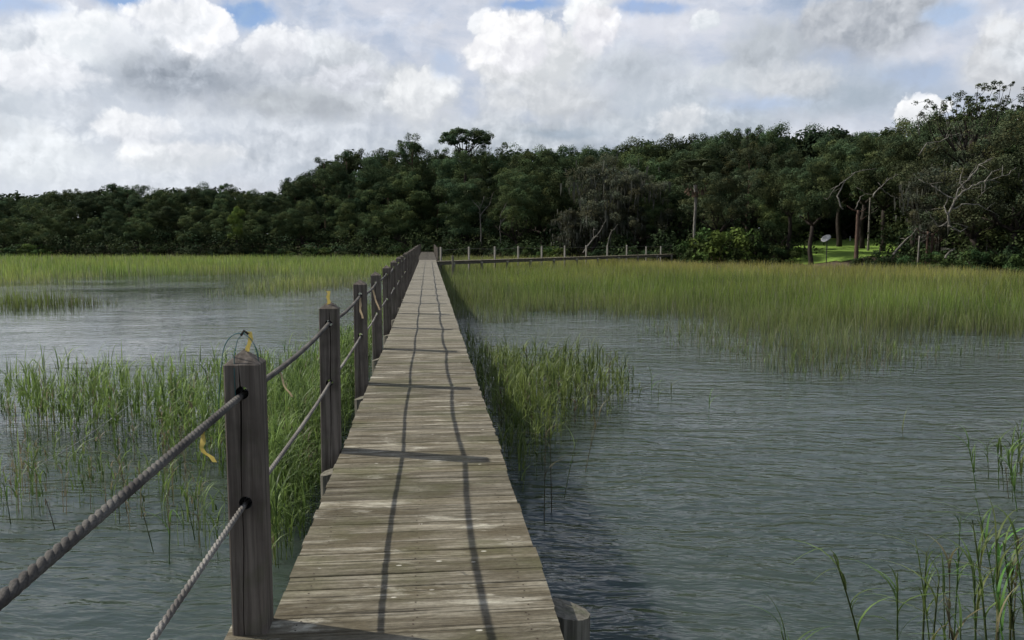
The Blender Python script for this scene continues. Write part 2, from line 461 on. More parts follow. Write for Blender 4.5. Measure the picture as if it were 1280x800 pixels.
# ------------------------------------------------------------------ rope railing
PXC = XL - .073 ; PW = .070
HT, HB = .975, .53       # rope heights above the deck
def post_mesh(seed):
    r = random.Random(seed); n = 30; zb, zt = -1.6, 1.085
    cx = r.uniform(-.018, .006); ph = r.uniform(0, 6); vs = []
    lv = [zb + (zt - zb) * k / (n - 1) for k in range(n)]
    c = .006
    for z in lv:
        gx = cx + .006 * math.sin(z * 3 + ph) + .003 * math.sin(z * 11 + ph * 2); gw = .0016 + .0022 * max(0, math.sin(z * 2.3 + ph)) + r.uniform(0, .0008); gd = .02
        if z > zt - .02: gw = .0006
        ring = [(-PW + c, -PW), (gx - gw, -PW), (gx, -PW + gd), (gx + gw, -PW), (PW - c, -PW), (PW, -PW + c), (PW, PW - c), (PW - c, PW), (-PW + c, PW), (-PW, PW - c), (-PW, -PW + c)]
        for (x, y) in ring: vs.append((x, y, z))
    m = 11; fs = [(a * m + k, a * m + (k + 1) % m, (a + 1) * m + (k + 1) % m, (a + 1) * m + k) for a in range(n - 1) for k in range(m)]
    tip = len(vs); vs.append((r.uniform(-.006, .006), r.uniform(-.006, .006), zt + .056))
    base = (n - 1) * m
    for k in range(m): fs.append((base + k, base + (k + 1) % m, tip))
    fs.append(tuple(range(m))[::-1])
    me = bpy.data.meshes.new('post'); me.from_pydata(vs, [], fs); me.materials.append(M['post']); me.materials.append(M['hole'])
    ob = bpy.data.objects.new('tmp', me); C.objects.link(ob)
    bm = bmesh.new()
    for z in (HT, HB):
        bmesh.ops.create_cone(bm, cap_ends=True, segments=20, radius1=.026, radius2=.026, depth=.4, matrix=Matrix.Translation((0, 0, z)) @ Matrix.Rotation(math.pi / 2, 4, 'X'))
    mc = bpy.data.meshes.new('cut'); bm.to_mesh(mc); bm.free(); mc.materials.append(M['hole'])
    for pl in mc.polygons: pl.material_index = 0
    oc = bpy.data.objects.new('cut', mc); C.objects.link(oc)
    md = ob.modifiers.new('b', 'BOOLEAN'); md.object = oc; md.solver = 'EXACT'; md.operation = 'DIFFERENCE'
    try: md.material_mode = 'TRANSFER'
    except Exception: pass
    dg = bpy.context.evaluated_depsgraph_get(); res = bpy.data.meshes.new_from_object(ob.evaluated_get(dg))
    bpy.data.objects.remove(ob); bpy.data.objects.remove(oc)
    if len(res.polygons) < 50: res = me
    return res
rail = empty('rope_railing', (PXC, 0, DECK), label='rope railing of square grey posts along the left edge of the boardwalk', cat='railing')
pm = [post_mesh(s) for s in (1, 2, 3)]
rdp = random.Random(11)
for i, y in enumerate([POSTY[0] - PST] + POSTY):
    o = bpy.data.objects.new('post', pm[(i + 2) % 3]); C.objects.link(o); o.parent = rail
    o.location = (rdp.uniform(-.006, .006), y, rdp.uniform(-.015, .015)); o.rotation_euler = (R(rdp.uniform(-.5, .5)), R(rdp.uniform(-.6, .6)), R(rdp.uniform(-1, 1)))
    if i == 1: o.location = (.008, y, .018); o.rotation_euler = (0, 0, 0)

def rope_path(h, y0, y1, step, sag, seed):
    r = random.Random(seed); ys = [POSTY[0] - PST] + POSTY; sg = [sag * r.uniform(.6, 1.3) for _ in ys]; sg[0] = -.004; pts = []
    y = y0
    while y <= y1 + 1e-6:
        k = (y - ys[0]) / PST; i = int(max(0, min(len(sg) - 1, math.floor(k)))); s = k - math.floor(k)
        pts.append(Vector((.004 * math.sin(y * 1.3), y, h - sg[i] * 4 * s * (1 - s)))); y += step
    return pts
def make_rope(h, rr, sag, seed, mat='rope'):
    b = MB(); YM = 12.1
    path = rope_path(h, -.2, YM, .009, sag, seed)
    for st in range(3):
        pts = [p + Vector((math.cos(2 * math.pi * (p.y / .105 + st / 3)), 0, math.sin(2 * math.pi * (p.y / .105 + st / 3)))) * rr * .47 for p in path]
        b.tube(pts, rr * .57, 8)
    b.tube(rope_path(h, YM, POSTY[-1], .25, sag, seed), rr, 8)
    return b.build('rope', M[mat], rail, smooth=True)
make_rope(HT, .0142, .030, 5, 'rope_dark'); make_rope(HB, .0112, .024, 9)

def strip(name, pts, wdt, mat, label, cat, group=None, side=(1, 0, 0)):
    b = MB(); vs = []; sd = Vector(side).normalized()
    for i, p in enumerate(pts):
        ww = wdt * (1 - .35 * abs(math.sin(i * 1.7))); q = Vector(p)
        vs += [q - sd * ww / 2 + Vector((0, .003 * math.sin(i * 2.1), 0)), q + sd * ww / 2 + Vector((0, .004 * math.cos(i * 1.3), 0))]
    b.add(vs, [(2 * i, 2 * i + 1, 2 * i + 3, 2 * i + 2) for i in range(len(pts) - 1)])
    o = b.build(name, mat, smooth=True); return tag(o, label, cat, group)
def hang(x, y, z, L, n=7, sw=.02, lean=0.0):
    return [(x + sw * math.sin(k * 1.4) * k / n + lean * k / n, y + .01 * math.cos(k * 1.1), z - L * k / (n - 1)) for k in range(n)]
strip('flagging_tape', hang(PXC, 2.72, DECK + HT + .004, .11, lean=.03), .022, M['ribbon'], 'frayed yellow tape hanging from the top rope before the nearest post', 'tape', side=(1, -.3, 0))
strip('flagging_tape', [(PXC + .03, 3.365, DECK + 1.235 - .1 * k / 6) if 0 else (PXC + .026 + .008 * math.sin(k), 3.365, DECK + 1.228 - .016 * k) for k in range(6)], .022, M['ribbon'], 'short yellow tape knotted at the top of the wire hoop', 'tape')
strip('flagging_tape', [(PXC + .004 * math.sin(2 * k), POSTY[1] - .02, DECK + 1.21 - .02 * k) for k in range(6)], .03, M['ribbon'], 'yellow tape curl standing on the tip of the second post', 'tape')
strip('flagging_tape', hang(PXC, 4.15, DECK + HT - .035, .13, lean=.06, sw=.01), .012, M['ribbon_pale'], 'thin pale tape dangling from the rope between first and second posts', 'tape')
strip('flagging_tape', hang(PXC + .01, 8.9, DECK + HT - .01, .22, lean=.02, sw=.015), .028, M['ribbon_pale'], 'pale yellow tape on the rope just before the third post', 'tape')
strip('flagging_tape', hang(PXC, 11.0, DECK + HT - .02, .30, lean=.10, sw=.01), .028, M['ribbon_pale'], 'long pale tape slanting from the rope beyond the third post', 'tape')

hp = empty('wire_hoop', (PXC, POSTY[0], DECK + 1.05), label='thin teal wire bent in loops over the top of the nearest post', cat='wire')
for sx0, sx1, yy in ((-1, 1, -.02), (-.15, .1, -.074)):
    b = MB(); pts = []
    if sx1 == 1:
        for k in range(25):
            th = math.pi * k / 24; pts.append((-.006 - .072 * math.cos(th) * (1 if k else 1.06), yy, .02 + .155 * math.sin(th) ** .75))
        pts = [(-.084, yy - .05, -.16), (-.082, yy - .04, -.06)] + pts + [(.074, yy + .02, -.03)]
    else:
        pts = [(-.016, -.076, -.08), (-.018, -.074, .03), (-.022, -.05, .09), (-.012, -.03, .15), (.012, -.01, .176), (.03, 0, .172)]
    b.tube(pts, .0019, 5); b.build('wire', M['wire'], hp, smooth=True)
b = MB(); b.tube([(.0, -.02, .165), (.012, -.018, .185), (.028, -.015, .17)], .005, 5); b.build('twig', M['bark'], hp)
b = MB(); p0 = at(20, 600, 0); p1 = at(165, 520, .35)
b.tube([(p0[0] + (p1[0] - p0[0]) * k / 12, p0[1] + (p1[1] - p0[1]) * k / 12, .02 + .5 * k / 12 - .05 * math.sin(math.pi * k / 12)) for k in range(13)], .005, 5)
tag(b.build('twine', M['twine']), 'thin pale cord stretched low over the water into the left reeds', 'cord')

# ------------------------------------------------------------------ walkway beyond the junction and the side pier
sw = empty('shore_walkway', (0, 0, 0), label='narrow darker walkway in tree shade beyond the end of the boardwalk', cat='walkway')
b = MB(); plank_run(b, YEND + .01, 100, lambda y: -.85, lambda y: .62, w=.14, rnd=rd, top=DECK - .03, seg=2)
b.build('deck', M['beam'], sw)  # dark beam wood puts the tree shade into the plank colour
b = MB()
for x in (-.75, .5): b.box(x - .03, x + .03, YEND + .1, 100, DECK - .3, DECK - .08)
b.build('stringer', M['stringer'], sw)
for y in (63.5, 67, 71, 76, 82, 88, 94, 99):
    for x in (-.95, .70):
        b = MB(); b.tube([(x, y, -.6), (x + .01, y, DECK + (.9 if x > 0 else .95))], .06, 7); b.build('post', M['post'], sw)
for x in (-.95, .70):
    b = MB(); b.tube([(x, y, DECK + .8 - .05 * math.sin(y)) for y in (63.5, 67, 71, 76, 82, 88, 94, 99)], .015, 5); b.build('rope', M['rope'], sw)

A = Vector((XR + .02, 57.6, 0)); Bp = Vector((26.5, 84.0, 0)); dv = (Bp - A); PL = dv.length; ang = math.atan2(dv.y, dv.x)
sp = empty('side_pier', (A.x, A.y, 0), ang, label='thin plank side pier with pale posts branching right from the boardwalk end', cat='pier')
b = MB(); x = 0.0
rr2 = random.Random(5)
while x < PL:
    b.box(x, x + .142, .02 + rr2.uniform(-.01, .01), 1.10 + rr2.uniform(-.01, .01), DECK - .04, DECK + rr2.uniform(-.002, .002)); x += .15
b.build('deck', M['deck_far'], sp)
for yy in (.10, 1.0):
    b = MB(); b.box(.0, PL, yy - .03, yy + .03, DECK - .25, DECK - .045); b.build('stringer', M['beam'], sp)
# pale posts read off the photo by bearing
for px in (566, 601, 633, 662, 691, 719.5, 746, 772, 796, 820, 838):
    az = math.atan((px - 640) / FPX) + YAW; dx, dy = math.sin(az), math.cos(az)
    det = dv.x * (-dy) - (-dx) * dv.y; s = ((-A.x) * (-dy) - (-dx) * (-A.y)) / det; u = s * PL
    lp = MB(); hgt = .98 if px < 800 else .8
    lp.box(-.055, .055, -.055, .055, -.7 if px == 566 else .3, DECK + hgt, Matrix.Translation((u, 1.16, 0)))
    lp.build('post', M['pale_post'], sp)
    lp = MB(); lp.tube([(u + .05, -.06, -.7), (u + .05, -.06, DECK - .22)], .10, 9); lp.build('pile', M['pile'], sp)
    lp = MB(); lp.tube([(u + .05, -.06, DECK - .22), (u + .05, -.06, DECK - .12)], .105, 9); lp.build('pile_cap', M['pale_post'], sp)
b = MB(); b.tube([(u0, 1.16, DECK + .80 - .04 * math.sin(u0)) for u0 in np.linspace(1, PL, 40)], .010, 4); b.build('rope', M['rope'], sp)
tag_post = empty('mooring_pole', (*at(566, 350, 0), 0), label='dark pole in the water under the near end of the side pier', cat='pole')
b = MB(); b.tube([(0, 0, -.5), (.01, 0, 1.6)], .07, 8); b.build('shaft', M['pile'], tag_post)
b = MB(); b.box(-.9, .05, -.03, .03, .18, .26); b.build('brace', M['pile'], tag_post)

# ------------------------------------------------------------------ grass
def blades(n, bx, by, bz, h, wd, az, bend, S, c_base, c_mid, c_tip, twist=None, stiff=2.0):
    """n arching blades -> verts, quads, colours (vectorised)"""
    t = np.linspace(0, 1, S + 1)[None, :]
    dx = np.cos(az)[:, None]; dy = np.sin(az)[:, None]; hh = h[:, None]; bd = bend[:, None]
    ox = hh * bd * t ** stiff
    z = bz[:, None] + hh * (t - .45 * np.minimum(bd, 1.6) * t ** 3)
    x = bx[:, None] + dx * ox; y = by[:, None] + dy * ox
    tw = (az if twist is None else twist)[:, None]
    wx = -np.sin(tw); wy = np.cos(tw)
    ww = wd[:, None] * np.clip((1.0 - t ** 1.6), .06, 1) * .5
    L = np.stack([x - wx * ww, y - wy * ww, z], -1); Rr = np.stack([x + wx * ww, y + wy * ww, z], -1)
    V = np.stack([L, Rr], 2).reshape(n, (S + 1) * 2, 3)
    tt = t[:, :, None]
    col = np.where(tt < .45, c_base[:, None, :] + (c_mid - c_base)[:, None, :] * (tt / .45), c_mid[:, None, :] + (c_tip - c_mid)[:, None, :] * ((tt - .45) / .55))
    col = np.repeat(col, 2, axis=1)
    k = np.arange(S)[None, :] * 2; base = (np.arange(n) * (S + 1) * 2)[:, None]
    q = np.stack([base + k, base + k + 1, base + k + 3, base + k + 2], -1).reshape(-1, 4)
    return V.reshape(-1, 3), q, col.reshape(-1, 3)

def sample_poly(poly, n, cam_pow, d0):
    x0, y0 = poly.min(0); x1, y1 = poly.max(0); X = []; Y = []; tot = 0
    for _ in range(400):
        if tot >= n: break
        x = rng.uniform(x0, x1, n); y = rng.uniform(y0, y1, n)
        d = np.hypot(x, y); k = in_poly(x, y, poly) & (rng.random(n) < np.minimum(1, (d0 / np.maximum(d, .1)) ** cam_pow))
        X.append(x[k]); Y.append(y[k]); tot += k.sum()
    return np.concatenate(X)[:n], np.concatenate(Y)[:n]

G1 = np.array((.10, .18, .036)); G2 = np.array((.185, .27, .056)); YL = np.array((.48, .41, .12)); BR = np.array((.11, .095, .055)); GY = np.array((.17, .165, .12))

def field(name, label, poly, n, h0, w0, dref, edge=3.0, cam_pow=1.3, yellow=None, seed=0.0, thin=.0, group=None, dark_edge=0.0, S=3, wpow=.8):
    x, y = sample_poly(poly, n, cam_pow, dref)
    de = edge_dist(x, y, poly, True)
    land_d = edge_dist(x, y, SHORE)
    pr = np.clip((de + (wob(x, y, 1.1, seed) * .4 + wob(x, y, 3.2, seed + 5) * .45) * edge) / edge, 0, 1) ** 1.1
    pr = np.where(land_d < 6, 1, pr); pr = pr * (.75 + .25 * wob(x, y, 2.3, seed + 2))
    keep = (rng.random(len(x)) < pr) & (~in_poly(x, y, POLY) | (land_d < 1.5)) & ~((x > -1.0) & (x < .62) & (y < 100))
    x = x[keep]; y = y[keep]; de = de[keep]; n = len(x); d = np.hypot(x, y)
    hn = 1 + .24 * wob(x, y, 3.0, seed) + .22 * wob(x, y, .7, seed + 1)
    front = np.clip(de / (edge * 1.8), 0, 1)
    h = h0 * hn * rng.uniform(.5, 1.15, n) * (.62 + .38 * front)
    wd = w0 * np.maximum(1, d / dref) ** wpow * rng.uniform(.7, 1.3, n)
    az = rng.uniform(0, 2 * np.pi, n); bend = rng.uniform(.02, .45, n) ** 1.3
    mixv = np.clip(.5 + .45 * wob(x, y, 5.0, seed + 4) + rng.normal(0, .22, n), 0, 1)[:, None]
    mid = G1 * (1 - mixv) + G2 * mixv
    if yellow is not None:
        yv = np.clip(yellow(x, y) + .22 * wob(x, y, 4.0, seed + 11) * (np.hypot(x, y) > 25) + rng.normal(0, .15, n), 0, 1)[:, None]; mid = mid * (1 - yv * .75) + YL * yv * .75
    fr = (1 - front)[:, None] * .55; mid = mid * (1 - fr) + GY * .9 * fr
    mid = mid * (1 + .34 * wob(x, y, .5, seed + 7) + .30 * wob(x, y, 2.6, seed + 9) + rng.normal(0, .22, n)).clip(.35, 1.9)[:, None]
    dead = (rng.random(n) < .09)[:, None]; mid = np.where(dead, GY * 1.5, mid)
    tip = mid * rng.uniform(.9, 1.35, (n, 1)) + np.array((.03, .02, 0)) * rng.random((n, 1))
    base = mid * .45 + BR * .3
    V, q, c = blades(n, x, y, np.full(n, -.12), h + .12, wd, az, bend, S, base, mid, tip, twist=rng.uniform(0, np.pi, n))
    return tag(np_mesh(name, V, q, c, M['grass']), label, 'grass', group, 'stuff')

# right-hand marsh
right_poly = np.vstack([[(-2.5, 104), (-2.5, 27)], px_poly([(580, 402), (640, 408), (720, 400), (800, 404), (850, 428), (900, 446), (950, 466), (1010, 474), (1070, 472), (1130, 452), (1180, 438), (1280, 436), (1500, 440)]),
                        [(75, 30), (60, 39), (46, 48), (41, 58), (43, 66)], [bearing(1130, 68), bearing(1075, 69.5), bearing(1000, 72.5), bearing(900, 77.5), bearing(845, 83), bearing(800, 92), (10, 98), (1.2, 104)]])
def yel(x, y):
    d = np.hypot(x, y); return np.clip((d - 36) / 35, 0, 1) * .8 * np.clip((x + 4) / 26, .1, 1)
field('marsh_grass', 'wide field of green and yellowing cordgrass right of the boardwalk', right_poly, 210000, .90, .012, 20, edge=4.2, yellow=yel, seed=1.3, cam_pow=1.45)
# left back marsh
left_poly = np.vstack([px_poly([(-500, 362), (-100, 362), (0, 357), (95, 358), (125, 349), (200, 347), (290, 346), (335, 348), (300, 354), (245, 368), (262, 374), (330, 372), (400, 370), (450, 364), (478, 356), (500, 349)]),
                       [(2.0, 46), (2.0, 104), (-20, 112), (-60, 118), (-120, 125), (-190, 131), (-190, 100)]])
field('marsh_grass', 'green cordgrass meadow beyond the water on the left side', left_poly, 120000, .85, .02, 45, edge=3.0, seed=4.1, cam_pow=1.3,
      yellow=lambda x, y: .18 + .2 * wob(x, y, 6, 3))
isl = px_poly([(-300, 392), (-60, 391), (0, 389), (60, 388), (120, 385), (158, 381), (130, 376), (60, 374), (0, 374), (-300, 372)])
field('marsh_grass', 'low grass islet standing in the water at far left', isl, 7000, .78, .016, 30, edge=1.2, seed=2.2, cam_pow=0)

# near reeds: stems with arching leaves
def reeds(name, label, poly, n, h0, seed, edge=1.0, nl=6, hmul=None, mask=None, dead=.1, wid=.011, bright=1.0):
    x, y = sample_poly(poly, n, 0.6, 8); de = edge_dist(x, y, poly, True)
    cl = wob(x, y, .35, seed)
    k = (rng.random(len(x)) < np.clip(de / edge + .12, 0, 1)) & (cl > -.35) & ~((x > XL - .02) & (x < XR + .02))
    x = x[k]; y = y[k]; de = de[k]; n = len(x)
    H = h0 * rng.uniform(.6, 1.12, n) * (1 + .15 * wob(x, y, 1.2, seed)) * (.7 + .3 * np.clip(de / edge, 0, 1))
    if hmul is not None: H = H * hmul(x, y)
    az0 = rng.uniform(0, 6.28, n); b0 = rng.uniform(0, .22, n)
    isdead = rng.random(n) < dead
    mv = rng.random((n, 1)); mid = bright * (np.array((.045, .080, .018)) * (1 - mv) + np.array((.18, .245, .065)) * mv)
    mid = np.where(isdead[:, None], np.array((.17, .14, .085)), mid)
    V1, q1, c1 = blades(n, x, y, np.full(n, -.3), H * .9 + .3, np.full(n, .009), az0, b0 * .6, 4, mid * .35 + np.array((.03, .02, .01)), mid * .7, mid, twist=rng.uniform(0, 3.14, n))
    VV = [V1]; QQ = [q1]; CC = [c1]; off = len(V1)
    for j in range(nl):
        t = rng.uniform(.25, .92, n); bx = x + np.cos(az0) * H * b0 * .6 * t ** 2; by = y + np.sin(az0) * H * b0 * .6 * t ** 2
        L = H * rng.uniform(.28, .55, n) * np.where(isdead, .5, 1); ww = wid * rng.uniform(.6, 1.4, n)
        a = rng.uniform(0, 6.28, n); bd = rng.uniform(.15, 1.25, n)
        lc = mid * rng.uniform(.8, 1.3, (n, 1))
        V, q, c = blades(n, bx, by, H * .9 * t - .02, L, ww, a, bd, 4, lc * .8, lc, lc * 1.25 + .01, twist=a + rng.uniform(-.6, .6, n))
        VV.append(V); QQ.append(q + off); CC.append(c); off += len(V)
    return tag(np_mesh(name, np.vstack(VV), np.vstack(QQ), np.vstack(CC), M['grass']), label, 'grass', kind='stuff')

near_left = px_poly([(-260, 560), (-100, 548), (0, 560), (60, 560), (130, 575), (200, 590), (262, 612), (300, 655), (340, 735), (372, 715), (400, 640), (425, 575), (447, 515), (458, 475), (470, 440), (482, 410), (493, 380),
                     (478, 380), (455, 405), (430, 440), (395, 462), (340, 478), (260, 500), (180, 505), (100, 510), (0, 515), (-100, 515), (-260, 525)])
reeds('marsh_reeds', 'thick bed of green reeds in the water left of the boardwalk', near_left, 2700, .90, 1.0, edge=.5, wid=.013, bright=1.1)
dense_left = px_poly([(300, 640), (335, 735), (372, 715), (400, 640), (425, 575), (447, 515), (458, 475), (470, 440), (480, 415), (470, 415), (440, 450), (400, 480), (350, 505), (310, 560)])
reeds('marsh_reeds', 'dense leafy reeds crowding the boardwalk edge behind the railing', dense_left, 1900, .88, 6.0, edge=.3, nl=8, dead=.04, wid=.013)
near_right = px_poly([(568, 430), (590, 520), (614, 565), (645, 625), (668, 612), (695, 566), (730, 545), (770, 528), (800, 505), (795, 488), (760, 478), (700, 476), (650, 470), (610, 455), (585, 432)])
reeds('marsh_reeds', 'green reed clump in the water right of the boardwalk', near_right, 1700, .84, 3.0, edge=.8, nl=5, dead=.10, wid=.014, bright=1.5)
mid_left = px_poly([(-200, 640), (20, 660), (120, 650), (230, 700), (300, 700), (270, 620), (130, 585), (0, 575), (-200, 580)])
reeds('marsh_reeds', 'scattered thin reed stems in open water before the left reed bed', mid_left, 330, .66, 5.0, edge=.2, nl=3, dead=.35, wid=.013)
front_sparse = px_poly([(790, 430), (870, 450), (960, 480), (1080, 490), (1150, 470), (1280, 450), (1280, 440), (1060, 440), (900, 420), (800, 405)])
reeds('marsh_reeds', 'sparse reed shoots in the water at the edge of the right marsh', front_sparse, 500, .55, 8.0, edge=.5, nl=3, dead=.25)

# ------------------------------------------------------------------ single reeds
def reed(px, py, H, lean, leaves, label, group=None, cat='reed', seed=0, dead=False, thick=.006):
    x, y = at(px, py, 0); r = random.Random(seed + int(px))
    root = empty('reed', (x, y, 0), label=label, cat=cat, group=group)
    gcol = (.16, .14, .07) if dead else (r.uniform(.085, .14), r.uniform(.14, .21), .042)
    b = MB(); lx, ly = lean; n = 9
    pts = [(lx * H * (k / n) ** 1.6, ly * H * (k / n) ** 1.6, -.35 + (H + .35) * k / n) for k in range(n + 1)]
    b.tube(pts, [thick * (1 - .6 * k / n) for k in range(n + 1)], 6, col=tuple(c * .6 for c in gcol)); b.build('stem', M['grass'], root, smooth=True)
    for j in range(leaves):
        t = .35 + .6 * (j + .5) / leaves + r.uniform(-.06, .06); zz = H * t; s = ((zz + .35) / (H + .35)) ** 1.6
        a = np.array([r.uniform(0, 6.28) if r.random() < .5 else (math.pi if j % 2 else 0) + r.uniform(-.7, .7)])
        L = np.array([r.uniform(.20, .40)]); c = np.array([gcol]) * r.uniform(.9, 1.35)
        V, q, cc = blades(1, np.array([lx * H * s]), np.array([ly * H * s]), np.array([zz]), L, np.array([r.uniform(.012, .020)]), a, np.array([r.uniform(.25, 1.45)]), 7, c * .8, c, c * 1.3)
        np_mesh('leaf', V, q, cc, M['grass'], root, smooth=True)
    return root
bottom = [  # px, py of the foot, height, lean, leaves, label
    (1092, 850, .78, (-.32, .1), 4, 'leaning reed with drooping leaves, leftmost tall one at bottom right'),
    (1006, 880, .45, (-.35, 0), 4, 'short reed with arched leaves low at the bottom edge'),
    (1122, 860, .72, (-.05, 0), 4, 'upright reed right of the leaning reed at the bottom edge'),
    (1152, 845, .78, (.02, .05), 5, 'bright leafy reed with pointed top at bottom right'),
    (1160, 860, .70, (.05, 0), 5, 'pale stemmed reed pressed against the bright pointed reed'),
    (1205, 850, .50, (-.30, 0), 2, 'thin dark reed leaning left at the bottom edge'),
    (1222, 840, .72, (-.10, 0), 4, 'slim reed with a bent top leaf at bottom right'),
    (1240, 850, .98, (-.12, .1), 5, 'tall reed with a broad green tuft near the right edge'),
    (1250, 865, .95, (-.02, .1), 6, 'straight reed behind the tall tufted reed'),
    (1262, 840, .75, (-.04, 0), 4, 'thin green reed between the tufted reed and right edge'),
    (1275, 850, .85, (-.12, .1), 5, 'reed with side leaves beside the right picture edge'),
    (1290, 855, .95, (-.15, .05), 5, 'outermost reed half cut by the right picture edge'),
    (1276, 640, .60, (-.25, .1), 5, 'leafy reed further out at the right edge'),
    (1250, 612, .50, (-.05, .1), 5, 'bushy short reed in the water near the right edge'),
    (1262, 600, .52, (.1, .1), 5, 'upright short reed behind the bushy one, right edge'),
    (1238, 600, .42, (-.1, .1), 4, 'small reed left of the bushy short reed'),
    (1224, 612, .50, (-.25, .1), 3, 'reed with one folded pale leaf at its top'),
    (1270, 596, .48, (.05, 0), 5, 'rearmost short reed by the right picture edge'),
    (840, 500, .30, (-.1, 0), 3, 'lone small reed standing right of the near reed clump'),
    (822, 510, .36, (.05, 0), 3, 'small reed just off the right reed clump'),
    (815, 498, .38, (-.05, 0), 4, 'leafy small reed next to the right reed clump'),
    (886, 522, .28, (.0, 0), 2, 'tiny reed shoot alone in open water'),
    (1132, 548, .15, (-.4, 0), 1, 'tiny bent reed tip poking out of the open water'),
    (728, 590, .75, (.32, .1), 3, 'broken reed leaning right beside the right clump'),
    (702, 622, .62, (.28, .1), 2, 'bent reed curving out of the water beyond the deck'),
    (690, 640, .95, (-.02, .1), 3, 'tall dark reed nearest the deck on the right'),
    (680, 650, .90, (.03, .1), 3, 'tall reed beside the darkest one right of the deck'),
    (16, 655, .42, (-.15, 0), 2, 'short reed stalk at the left picture edge'),
    (74, 662, .30, (-.35, 0), 1, 'broken stub of reed leaning left in the open water'),
    (46, 622, .30, (.02, 0), 1, 'thin straight reed stub near the left edge'),
    (197, 690, .42, (-.30, 0), 2, 'leaning reed stalk in water left of the nearest post'),
    (210, 705, .45, (.08, 0), 2, 'upright reed stalk nearest the lower rope'),
    (248, 675, .45, (-.25, 0), 2, 'slanted reed stalk close to the nearest post'),
    (160, 640, .50, (-.10, 0), 2, 'brownish reed stalk before the left reed bed'),
]
for i, (px, py, H, ln, nl, lb) in enumerate(bottom):
    reed(px, py, H, ln, nl + (2 if py > 590 and px > 1000 else 0), lb, seed=i * 13, dead=('dark' in lb or 'brown' in lb or 'broken' in lb), thick=.009 if py > 800 else .006)
rk = random.Random(77)
xs_ = sorted(rk.uniform(1165, 1325) for _ in range(16))
for i, px in enumerate(xs_):
    reed(px, rk.uniform(790, 900), rk.uniform(.5, .95), (rk.uniform(-.25, .12), rk.uniform(0, .1)), rk.randint(4, 7), '%s from the left of the slender reeds crowding the bottom right corner' % ORD[i],
         group='slender reeds in the bottom right corner', seed=500 + i, dead=(i % 4 == 2), thick=.006)
xs_ = sorted(rk.uniform(1205, 1330) for _ in range(10))
for i, px in enumerate(xs_):
    reed(px, rk.uniform(585, 650), rk.uniform(.35, .6), (rk.uniform(-.25, .12), rk.uniform(0, .1)), rk.randint(3, 6), '%s from the left of the short reeds further out at the right edge' % ORD[i],
         group='short reeds further out at the right edge', seed=600 + i, dead=(i % 4 == 1), thick=.005)

# ------------------------------------------------------------------ trees
def leaf_quads(P, N, size, cols, jit=.42):
    n = len(P); N = N + rng.normal(0, jit, (n, 3)); N /= np.linalg.norm(N, axis=1)[:, None] + 1e-9
    T = np.cross(N, rng.normal(0, 1, (n, 3))); T /= np.linalg.norm(T, axis=1)[:, None] + 1e-9; B = np.cross(N, T)
    s = (size * rng.uniform(.6, 1.4, n))[:, None]
    V = np.stack([P - T * s * .5, P - B * s * .28 + T * s * .05, P + T * s * .5, P + B * s * .32 + T * s * .05], 1).reshape(-1, 3)
    q = np.arange(n * 4).reshape(n, 4); return V, q, np.repeat(cols, 4, 0)

def clump_leaves(centres, radii, per, size, base, flat=.72, var=.35):
    P = []; N = []; Cc = []
    for c, r in zip(centres, radii):
        d = rng.normal(0, 1, (per, 3)); d[:, 2] += .35; d /= np.linalg.norm(d, axis=1)[:, None]
        rr = r * rng.uniform(.45, 1.0, per)[:, None] ** .6 * (1 + .25 * np.sin(d[:, :1] * 7 + c[0] * 3) * np.sin(d[:, 1:2] * 6 + c[1]))
        p = c + d * rr * np.array((1, 1, flat)); P.append(p); N.append(d * .9 + np.array((0, 0, .35)))
        v = rng.uniform(1 - var, 1 + var); hue = rng.uniform(-.15, .15)
        col = np.array(base) * v * (1 + np.array((hue, 0, -hue)))
        Cc.append(col[None, :] * rng.uniform(.86, 1.14, (per, 1)) * (1 + .38 * d[:, 2:3]))  # sunlit tops painted in: leaves lighter upward, darker below
    return np.vstack(P), np.vstack(N), np.vstack(Cc)

def limb(mb, p, d, L, r, depth, ends, rd, up=.25, spread=.7, seg=5, shrink=.68, kids=(2, 3), wig=.16):
    pts = [p]; q = p.copy(); dd = d.normalized(); rs = [r]
    for k in range(seg):
        dd = (dd + Vector((rd.gauss(0, wig), rd.gauss(0, wig), rd.gauss(0, wig) + up * .15))).normalized()
        q = q + dd * L / seg; pts.append(q.copy()); rs.append(r * (1 - .55 * (k + 1) / seg))
    mb.tube(pts, rs, 7 if depth > 1 else 5)
    if depth == 0: ends.append(q); return
    if depth <= 2: ends.append(pts[seg // 2 + 1])
    for _ in range(rd.randint(*kids)):
        a = Vector((rd.gauss(0, 1), rd.gauss(0, 1), rd.gauss(0, .5) + up)).normalized()
        i = rd.randint(seg // 2, seg)
        limb(mb, pts[i], (dd + a * spread).normalized(), L * shrink * rd.uniform(.75, 1.15), rs[i] * .75, depth - 1, ends, rd, up, spread, seg, shrink, kids, wig)

